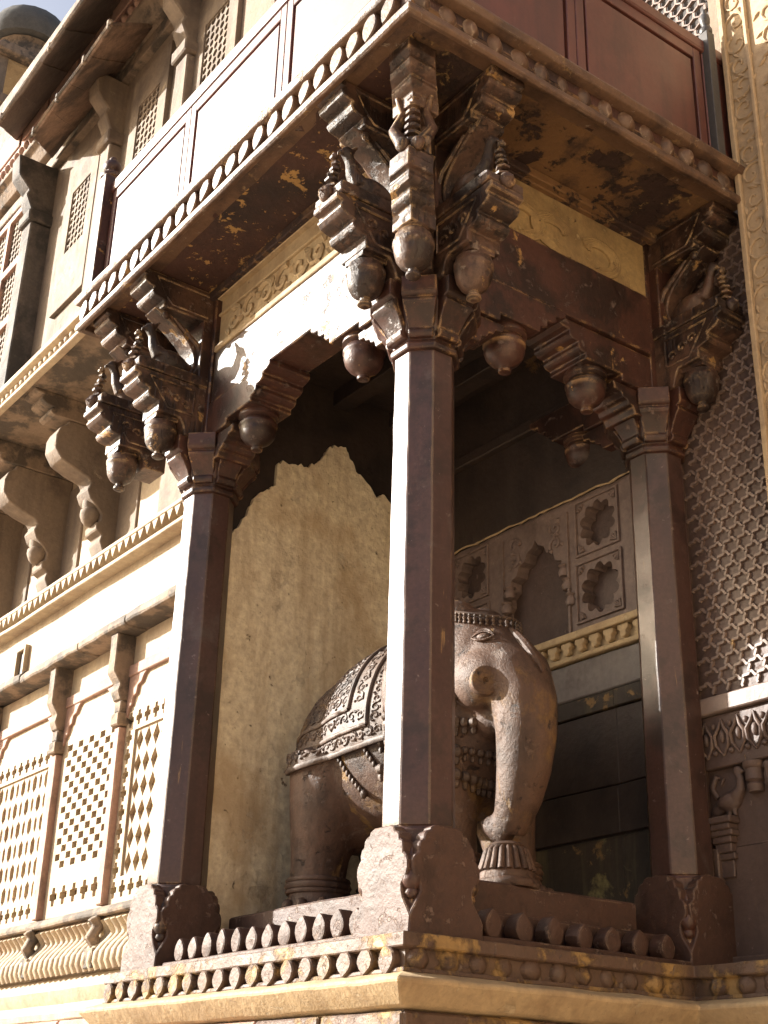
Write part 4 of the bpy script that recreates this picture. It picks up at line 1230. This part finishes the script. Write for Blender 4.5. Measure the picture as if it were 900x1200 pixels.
def screen(name, label, x0, x1, kind):
    t = thing(name, label, 'screen', ((x0 + x1) / 2, JY, 2.48), 0, 'pierced stone screens of the wing')
    zt = 3.40
    y = JY
    mb = MB()
    if kind == 'brick':
        nx, nz = 9, 18
        def hole(i, j):
            if j in (0, 1): return None
            return rectp if (i + j) % 2 else None
        jali_cells(mb, x0 + .06, x1 - .04, 2.64, zt - .03, y, .03, nx, nz, hole)
        jali_cells(mb, x0 + .04, x1 - .04, 2.53, 2.64, y, .03, 5, 1, lambda i, j: cross)
        mb.box(x0, x0 + .06, y, y + .03, 2.64, zt - .03).box(x0, x0 + .04, y, y + .03, 2.53, 2.64).box(x1 - .04, x1, y, y + .03, 2.53, zt - .03)
        mb.box(x0, x1, y, y + .03, 2.482, 2.53).box(x0, x1, y, y + .03, zt - .03, zt)
    else:
        w_ = x1 - x0
        nb = max(4, int(w_ / .085))
        nv = 10
        bw_, bh = w_ / nb, (zt - 2.5) / nv
        ring = MB()
        jali_cells(mb, x0, x1, 2.5, zt, y, .03, nb, nv, lambda i, j: cross if (i in (0, nb - 1) or j in (0, nv - 1)) else hexp)
        mb.v = []; mb.f = []
        jali_cells(mb, x0, x0 + bw_, 2.5, zt, y, .03, 1, nv, lambda i, j: cross)
        jali_cells(mb, x1 - bw_, x1, 2.5, zt, y, .03, 1, nv, lambda i, j: cross)
        jali_cells(mb, x0 + bw_, x1 - bw_, 2.5, 2.5 + bh, y, .03, nb - 2, 1, lambda i, j: cross)
        jali_cells(mb, x0 + bw_, x1 - bw_, zt - bh, zt, y, .03, nb - 2, 1, lambda i, j: cross)
        ix0, ix1, iz0, iz1 = x0 + bw_ + .012, x1 - bw_ - .012, 2.5 + bh + .012, zt - bh - .012
        for (p0, p1, q0, q1) in ((x0 + bw_, x1 - bw_, 2.5 + bh, iz0), (x0 + bw_, x1 - bw_, iz1, zt - bh), (x0 + bw_, ix0, iz0, iz1), (ix1, x1 - bw_, iz0, iz1)):
            mb.box(p0, p1, y, y + .03, q0, q1)
        if kind == 'hex':
            ncx = max(3, int((ix1 - ix0) / .075)); ncz = int((iz1 - iz0) / .1)
            jali_cells(mb, ix0, ix1, iz0, iz1, y + .012, .02, ncx, ncz, lambda i, j: hexp if (i + j) % 2 else [(u * .62, v * .9) for u, v in hexp])
        else:
            ncx = max(2, int((ix1 - ix0) / .075)); ncz = int((iz1 - iz0) / .115)
            jali_cells(mb, ix0, ix1, iz0, iz1, y + .012, .02, ncx, ncz, lambda i, j: diap)
        mb.box(x0, x1, y, y + .03, 2.482, 2.5)
    part('lattice', mb, 'cream', t, smooth=30)
    part('tympanum', MB().box(x0, x1, y + .004, y + .03, zt + .001, 3.579), 'cream', t)
    part('back', MB().box(x0, x1, y + .034, y + .05, 2.482, zt), 'jali_back', t)
screen('pierced_screen', 'pierced stone screen with cross border and diamonds beside the sunlit column', -2.498, XR, 'dia')
screen('pierced_screen', 'narrow pierced screen of small staggered slots with crosses along its foot', -3.238, -2.562, 'brick')
screen('pierced_screen', 'broad pierced screen with cross border round a honeycomb field', -4.218, -3.302, 'hex')
screen('pierced_screen', 'slotted screen beyond the honeycomb screen', -4.958, -4.282, 'brick')
screen('pierced_screen', 'far honeycomb screen of the wing', -5.938, -5.022, 'hex')

c = at(27, 782, 1, WYL)
sl_ = part('slot_shade', MB().box(c.x - .05, c.x + .05, WYL - .006, WYL + .02, c.z - .1, c.z + .1), 'soot_shade', wing, bevel=.003)  # solid dark piece: the shade inside the slot is painted
part('slot_frame', MB().plate([(c.x - .075, c.z - .125), (c.x + .075, c.z - .125), (c.x + .075, c.z + .125), (c.x - .075, c.z + .125)], [[(c.x - .05, c.z - .1), (c.x + .05, c.z - .1), (c.x + .05, c.z + .1), (c.x - .05, c.z + .1)]], 'y', WYL - .03, WYL + .01), 'cream', sl_, bevel=.004)
# string course with teeth
part('string_course', MB().box(XE, XR, WYL - .1, WYL + .01, 4.405, 4.43).box(XE, XR, WYL - .05, WYL + .01, 4.335, 4.404).box(XE, XR, WYL - .085, WYL + .01, 4.31, 4.334), 'cream', wing, bevel=.004, cut=.25, jit=.003)
tm = MB().prism([(-.034, .066), (.034, .066), (.0, .0)], 'y', -.045, .01).mesh('tooth', 'cream', bevel=.003)
x = XR - .03
while x > -6.0:
    put('tooth', tm, wing, (x + 4, -.05, 4.342), scale=(1, 1, rnd.uniform(.92, 1.05)))
    x -= .08
# panels of the tier above the string course
for x in (-2.35, -3.0, -3.75, -4.5, -5.2):
    part('wall_panel', MB().box(x - .2, x + .2, WYL - .012, WYL + .01, 4.5, 5.1), 'cream_dull_shade', wing, bevel=.006)
# left balcony: soffit, thin cornice
part('balcony_soffit', MB().box(XE, BL - .02, -.44, WYL, 5.3, 5.36), 'weathered', wing, cut=.25, jit=.003)
part('balcony_edge', MB().prism([(-.43, 5.27), (-.47, 5.272), (-.475, 5.29), (-.44, 5.3), (-.44, 5.35), (-.49, 5.36), (-.49, 5.39), (-.43, 5.39)], 'x', XE, BL - .0), 'cream', wing, bevel=.003, cut=.2, jit=.003)
pms = cornice_petal(.05, .055, .02, 'petal', 'cream')
x = BL - .04
while x > -6:
    put('petal', pms, wing, (x + 4, -.44 - WYL, 5.357), (0, R(15), 0), (1, 1.2, 1))
    x -= .066
# corbels
def corbel(label, x):
    t = thing('wall_corbel', label, 'corbel', (x, WYL, 4.43), 0, 'scrolled corbels under the wing balcony')
    prof = [(.0, 4.44), (-.07, 4.44), (-.1, 4.5), (-.09, 4.54), (-.13, 4.56), (-.135, 4.6), (-.11, 4.62), (-.11, 4.66), (-.14, 4.7), (-.19, 4.74), (-.21, 4.79), (-.19, 4.83), (-.21, 4.86), (-.3, 4.885), (-.385, 4.92), (-.425, 4.98), (-.43, 5.06), (-.41, 5.12), (-.37, 5.14), (-.37, 5.165), (0, 5.165)]
    part('scroll', MB().prism([(WYL + u, z) for u, z in prof], 'x', x - .075, x + .075), 'cream_dull_shade', t, bevel=.006, cut=.1, jit=.004)
    pn = MB().lathe([(0, 4.6), (.03, 4.605), (.05, 4.63), (.062, 4.66), (.06, 4.69), (.05, 4.7), (.055, 4.72), (.055, 4.75)], x, WYL - .14, 14)
    part('pendant', pn, 'cream_dull_shade', t, smooth=45)
    tb = [(.0, 5.167), (-.46, 5.167), (-.485, 5.18), (-.485, 5.205), (-.47, 5.215), (-.515, 5.222), (-.545, 5.24), (-.545, 5.265), (-.53, 5.272), (-.575, 5.28), (-.6, 5.299), (0, 5.299)]
    part('beam_end', MB().prism([(WYL + u, z) for u, z in tb], 'x', x - .085, x + .085), 'weathered', t, bevel=.005, cut=.1, jit=.003)
corbel('scrolled corbel on the wing wall nearest the bird brackets', -3.12)
corbel('scrolled corbel on the wing wall, second from the bird brackets', -3.86)
corbel('scrolled corbel on the wing wall, third from the bird brackets', -4.6)
corbel('scrolled corbel on the wing wall, fourth from the bird brackets', -5.34)

# ------------------------------------------------------------------ upper storey of the wing
def up(px, py, y=WYL):
    return at(px, py, 1, y)
g_ = [(.14, .42), (.42, .14), (.42, -.14), (.14, -.42), (-.14, -.42), (-.42, -.14), (-.42, .14), (-.14, .42)]
for nm, px, py in (('lattice window in the upper wall nearest the corner, between two pilasters', 257, 55), ('lattice window in the upper wall, second from the corner', 176, 150), ('lattice window in the upper wall beside the dark pilaster', 96, 252)):
    c = up(px, py)
    t = thing('lattice_window', nm, 'window', (c.x, WYL, c.z), 0, 'lattice windows of the upper storey')
    hx, hz = .15, .27
    f = MB().plate([(c.x - hx - .12, c.z - .75), (c.x + hx + .12, c.z - .75), (c.x + hx + .12, c.z + .55), (c.x - hx - .12, c.z + .55)], [[(c.x - hx, c.z - hz), (c.x + hx, c.z - hz), (c.x + hx, c.z + hz), (c.x - hx, c.z + hz)]], 'y', WYL - .035, WYL - .002)
    part('frame', f, 'cream_dull_shade', t, bevel=.003)
    mb = MB()
    jali_cells(mb, c.x - hx, c.x + hx, c.z - hz, c.z + hz, WYL - .025, .018, 5, 9, lambda i, j: g_ if (i + j) % 2 else hexp)
    part('lattice', mb, 'cream_dull_shade', t)
    part('back', MB().box(c.x - hx, c.x + hx, WYL - .006, WYL - .003, c.z - hz, c.z + hz), 'soot_shade', t)  # shade of the room behind, put into a dark backing
def upilaster(px, py, wd, m, dep=.09):
    c = up(px, py)
    part('pilaster', MB().box(c.x - wd, c.x + wd, WYL - dep, WYL + .01, 5.4, 7.72), m, wing, bevel=.01, cut=.3, jit=.003)
    cpt = MB().box(c.x - wd * 1.25, c.x + wd * 1.25, WYL - dep - .03, WYL + .01, 7.725, 7.82)
    cpt.prism([(WYL + .01, 7.825), (WYL - dep - .0, 7.825), (WYL - dep - .06, 7.95), (WYL - dep - .04, 8.0), (WYL - dep - .14, 8.1), (WYL - dep - .16, 8.28), (WYL + .01, 8.28)], 'x', c.x - wd * .9, c.x + wd * .9)
    part('pilaster_bracket', cpt, m, wing, bevel=.01, cut=.15, jit=.004)
upilaster(226, 90, .08, 'cream_dull_shade')
upilaster(139, 165, .08, 'cream_dull_shade')
upilaster(50, 300, .085, 'weathered_shade', .16)  # shadow side is painted into this pilaster's dark tone
part('upper_architrave', MB().box(XE, XR, WYL - .06, WYL + .01, 8.29, 8.4), 'weathered', wing, bevel=.006, cut=.3, jit=.005)
# grille window beyond the dark pilaster
c = up(15, 335)
t = thing('grille_window', 'tall stone grille window of six lattice panes beyond the dark pilaster', 'window', (c.x, WYL, c.z))
gx0, gx1, gz0, gz1 = c.x - .55, c.x + .25, c.z - 1.0, c.z + .7
holes = []
mb = MB()
for i in range(2):
    for j in range(3):
        a0, a1 = gx0 + .06 + i * .37, gx0 + .06 + i * .37 + .31
        b0, b1 = gz0 + .06 + j * .55, gz0 + .06 + j * .55 + .48
        holes.append([(a0, b0), (a1, b0), (a1, b1), (a0, b1)])
        mb = MB()
        jali_cells(mb, a0, a1, b0, b1, WYL - .03, .018, 5, 8, lambda i, j: g_)
        part('pane', mb, 'cream_dull_shade', t)
part('frame', MB().plate([(gx0, gz0), (gx1, gz0), (gx1, gz1), (gx0, gz1)], holes, 'y', WYL - .06, WYL - .002), 'pinkstone', t, bevel=.004)
part('back', MB().box(gx0 + .01, gx1 - .01, WYL - .008, WYL - .003, gz0 + .01, gz1 - .01), 'soot_shade', t)  # dark backing painted as the shade behind the panes
# red parapet and cornice above the wall
part('upper_cornice', MB().prism([(WYL, 8.42), (WYL - .1, 8.42), (WYL - .16, 8.5), (WYL - .2, 8.52), (WYL - .2, 8.56), (WYL, 8.56)], 'x', XE, -2.6), 'weathered', wing, bevel=.006, cut=.3, jit=.004)
pmu = cornice_petal(.07, .08, .03, 'petal', 'pinkstone')
x = -2.7
while x > -7.5:
    put('petal', pmu, wing, (x + 4, -.19, 8.62), scale=(1, 1.3, 1))
    x -= .095
part('upper_parapet', MB().box(XE, -2.6, WYL - .2, WYL - .12, 8.562, 8.98), 'redstone', wing, bevel=.006)
x = -2.65
while x > -8:
    part('parapet_panel', MB().box(x - .5, x - .03, WYL - .215, WYL - .199, 8.68, 8.93), 'pinkstone', wing, bevel=.006)
    x -= .53
# sloping eaves (chajja): stone slabs, each its own piece
def chajja(label, wl, wr, ol, orr, n, m, th=.035):
    """wall edge left/right, outer edge left/right"""
    t = thing('sloping_eave', label, 'eave', wl)
    for k in range(n):
        a_, b_ = k / n, (k + 1) / n + .004
        P = [wl.lerp(wr, a_), wl.lerp(wr, b_), ol.lerp(orr, b_), ol.lerp(orr, a_)]
        nrm = (P[1] - P[0]).cross(P[3] - P[0]).normalized()
        if nrm.z < 0: nrm = -nrm
        lift = nrm * rnd.uniform(0, .012)
        vs = [p + lift for p in P] + [p + lift + nrm * th for p in P]
        mb = MB().add(vs, [(0, 1, 2, 3), (4, 7, 6, 5), (0, 4, 5, 1), (1, 5, 6, 2), (2, 6, 7, 3), (3, 7, 4, 0)])
        part('eave_slab', mb, m, t, bevel=.006, cut=.15, jit=.006)
    mb = MB().tube([ol + Vector((-.03, -.02, .02)), ol.lerp(orr, .33) + Vector((0, -.02, .03)), ol.lerp(orr, .66) + Vector((0, -.02, .02)), orr + Vector((.02, -.02, .03))], .013, 5)
    part('eave_lip', mb, 'weathered', t, jit=.004)
    for q in (.02, .34, .68, .98):
        p = ol.lerp(orr, q)
        part('eave_stud', MB().box(p.x - .018, p.x + .018, p.y - .03, p.y + .0, p.z + .0, p.z + .07), 'weathered', t, bevel=.006)
YA, YB = .13, -.24
chajja('sloping stone eave over the upper lattice windows', at(62, 187, 1, YA), at(180, 33, 1, YA), at(40, 162, 1, YB), at(132, 32, 1, YB), 4, 'chajja')
YA, YB = .1, -.4
wl, wr, ol, orr = at(25, 170, 1, YA), at(155, 0, 1, YA), at(0, 148, 1, YB), at(103, 0, 1, YB)
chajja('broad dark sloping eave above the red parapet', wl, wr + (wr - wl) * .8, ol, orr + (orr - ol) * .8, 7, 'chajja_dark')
part('attic_wall', MB().box(XE, -2.6, WYL + .0, 1.6, 9.201, 10.2), 'weathered', wing)

# ------------------------------------------------------------------ rooftop pavilion
YC = 2.6
cc = at(26, 100, 1, YC)
kk = (cc - CP).length / F            # metres per pixel there
ct = thing('domed_pavilion', 'weathered domed rooftop pavilion above the far end of the wing', 'pavilion', (cc.x, YC, 0))
rr = 46 * kk
zc = cc.z
part('tower', MB().box(cc.x - rr, cc.x + rr, YC - rr, YC + rr, 0.01, zc - 75 * kk), 'cream_dull_shade', ct)
part('parapet', MB().box(cc.x - rr * 1.08, cc.x + rr * 1.08, YC - rr * 1.08, YC + rr * 1.08, zc - 75 * kk, zc - 62 * kk), 'weathered', ct, bevel=.02)
for sx in (-1, 1):
    for sy in (-1, 1):
        part('pillar', MB().box(cc.x + sx * rr * .8 - 6 * kk, cc.x + sx * rr * .8 + 6 * kk, YC + sy * rr * .8 - 6 * kk, YC + sy * rr * .8 + 6 * kk, zc - 62 * kk, zc - 10 * kk), 'cream_dull_shade', ct, bevel=.02)
part('eave', MB().prism([(-1.15 * rr, -6 * kk), (-rr * .9, 6 * kk), (rr * .9, 6 * kk), (1.15 * rr, -6 * kk)], 'x', cc.x - rr * 1.15, cc.x + rr * 1.15).xf(Matrix.Translation((0, YC, zc - 4 * kk))), 'weathered', ct, bevel=.02)
part('ceiling', MB().box(cc.x - rr * .9, cc.x + rr * .9, YC - rr * .9, YC + rr * .9, zc - 14 * kk, zc - 10.5 * kk), 'ochre', ct)
def dome(cx, cy, z, r, nm):
    b = MB().lathe([(r * 1.0, z), (r * 1.08, z + r * .2), (r * 1.05, z + r * .5), (r * .88, z + r * .85), (r * .55, z + r * 1.12), (r * .2, z + r * 1.26), (r * .12, z + r * 1.35), (r * .2, z + r * 1.42), (r * .14, z + r * 1.5), (r * .03, z + r * 1.62), (0, z + r * 1.63)], cx, cy, 20)
    part(nm, b, 'dome', ct, smooth=60)
part('drum', MB().lathe([(rr * .72, zc + 2 * kk), (rr * .7, zc + 34 * kk), (rr * .78, zc + 38 * kk), (rr * .6, zc + 42 * kk)], cc.x, YC, 16), 'weathered', ct)
dome(cc.x, YC, zc + 40 * kk, 44 * kk, 'dome')
for sx, sy in ((1, 1),):
    dome(cc.x + sx * rr * .55, YC + sy * rr * .85, zc + 30 * kk, 18 * kk, 'small_dome')

# ------------------------------------------------------------------ twin wing on the far side of the gateway (out of frame; added to bounce sun into the porch)
tw = thing('bounce_wing', 'unseen cream wing added across the gateway to bounce sun into the elephant porch', 'building', (6.2, .4, 0))
part('wall', MB().box(5.3, 8.0, -3.2, 1.6, 2.112, 9.0), 'cream', tw, cut=.6, jit=.005, freq=2)
part('plinth', MB().box(5.1, 8.1, -3.4, 1.7, .01, 2.0), 'ochre', tw, bevel=.01)
part('ledge', MB().sweep([(8.1, -3.4), (5.1, -3.4), (5.1, 1.6)][::-1], [(.0, 2.0), (.06, 2.03), (.06, 2.08), (0, 2.11), (-.3, 2.11), (-.3, 2.0)]), 'ochre', tw)
for k in range(6):
    part('pilaster', MB().box(5.24, 5.31, -3.1 + k * .9, -2.95 + k * .9, 2.113, 5.2), 'pinkstone', tw, bevel=.008)
part('cornice', MB().box(4.95, 5.31, -3.25, 1.6, 5.201, 5.4), 'pinkstone', tw, bevel=.01)
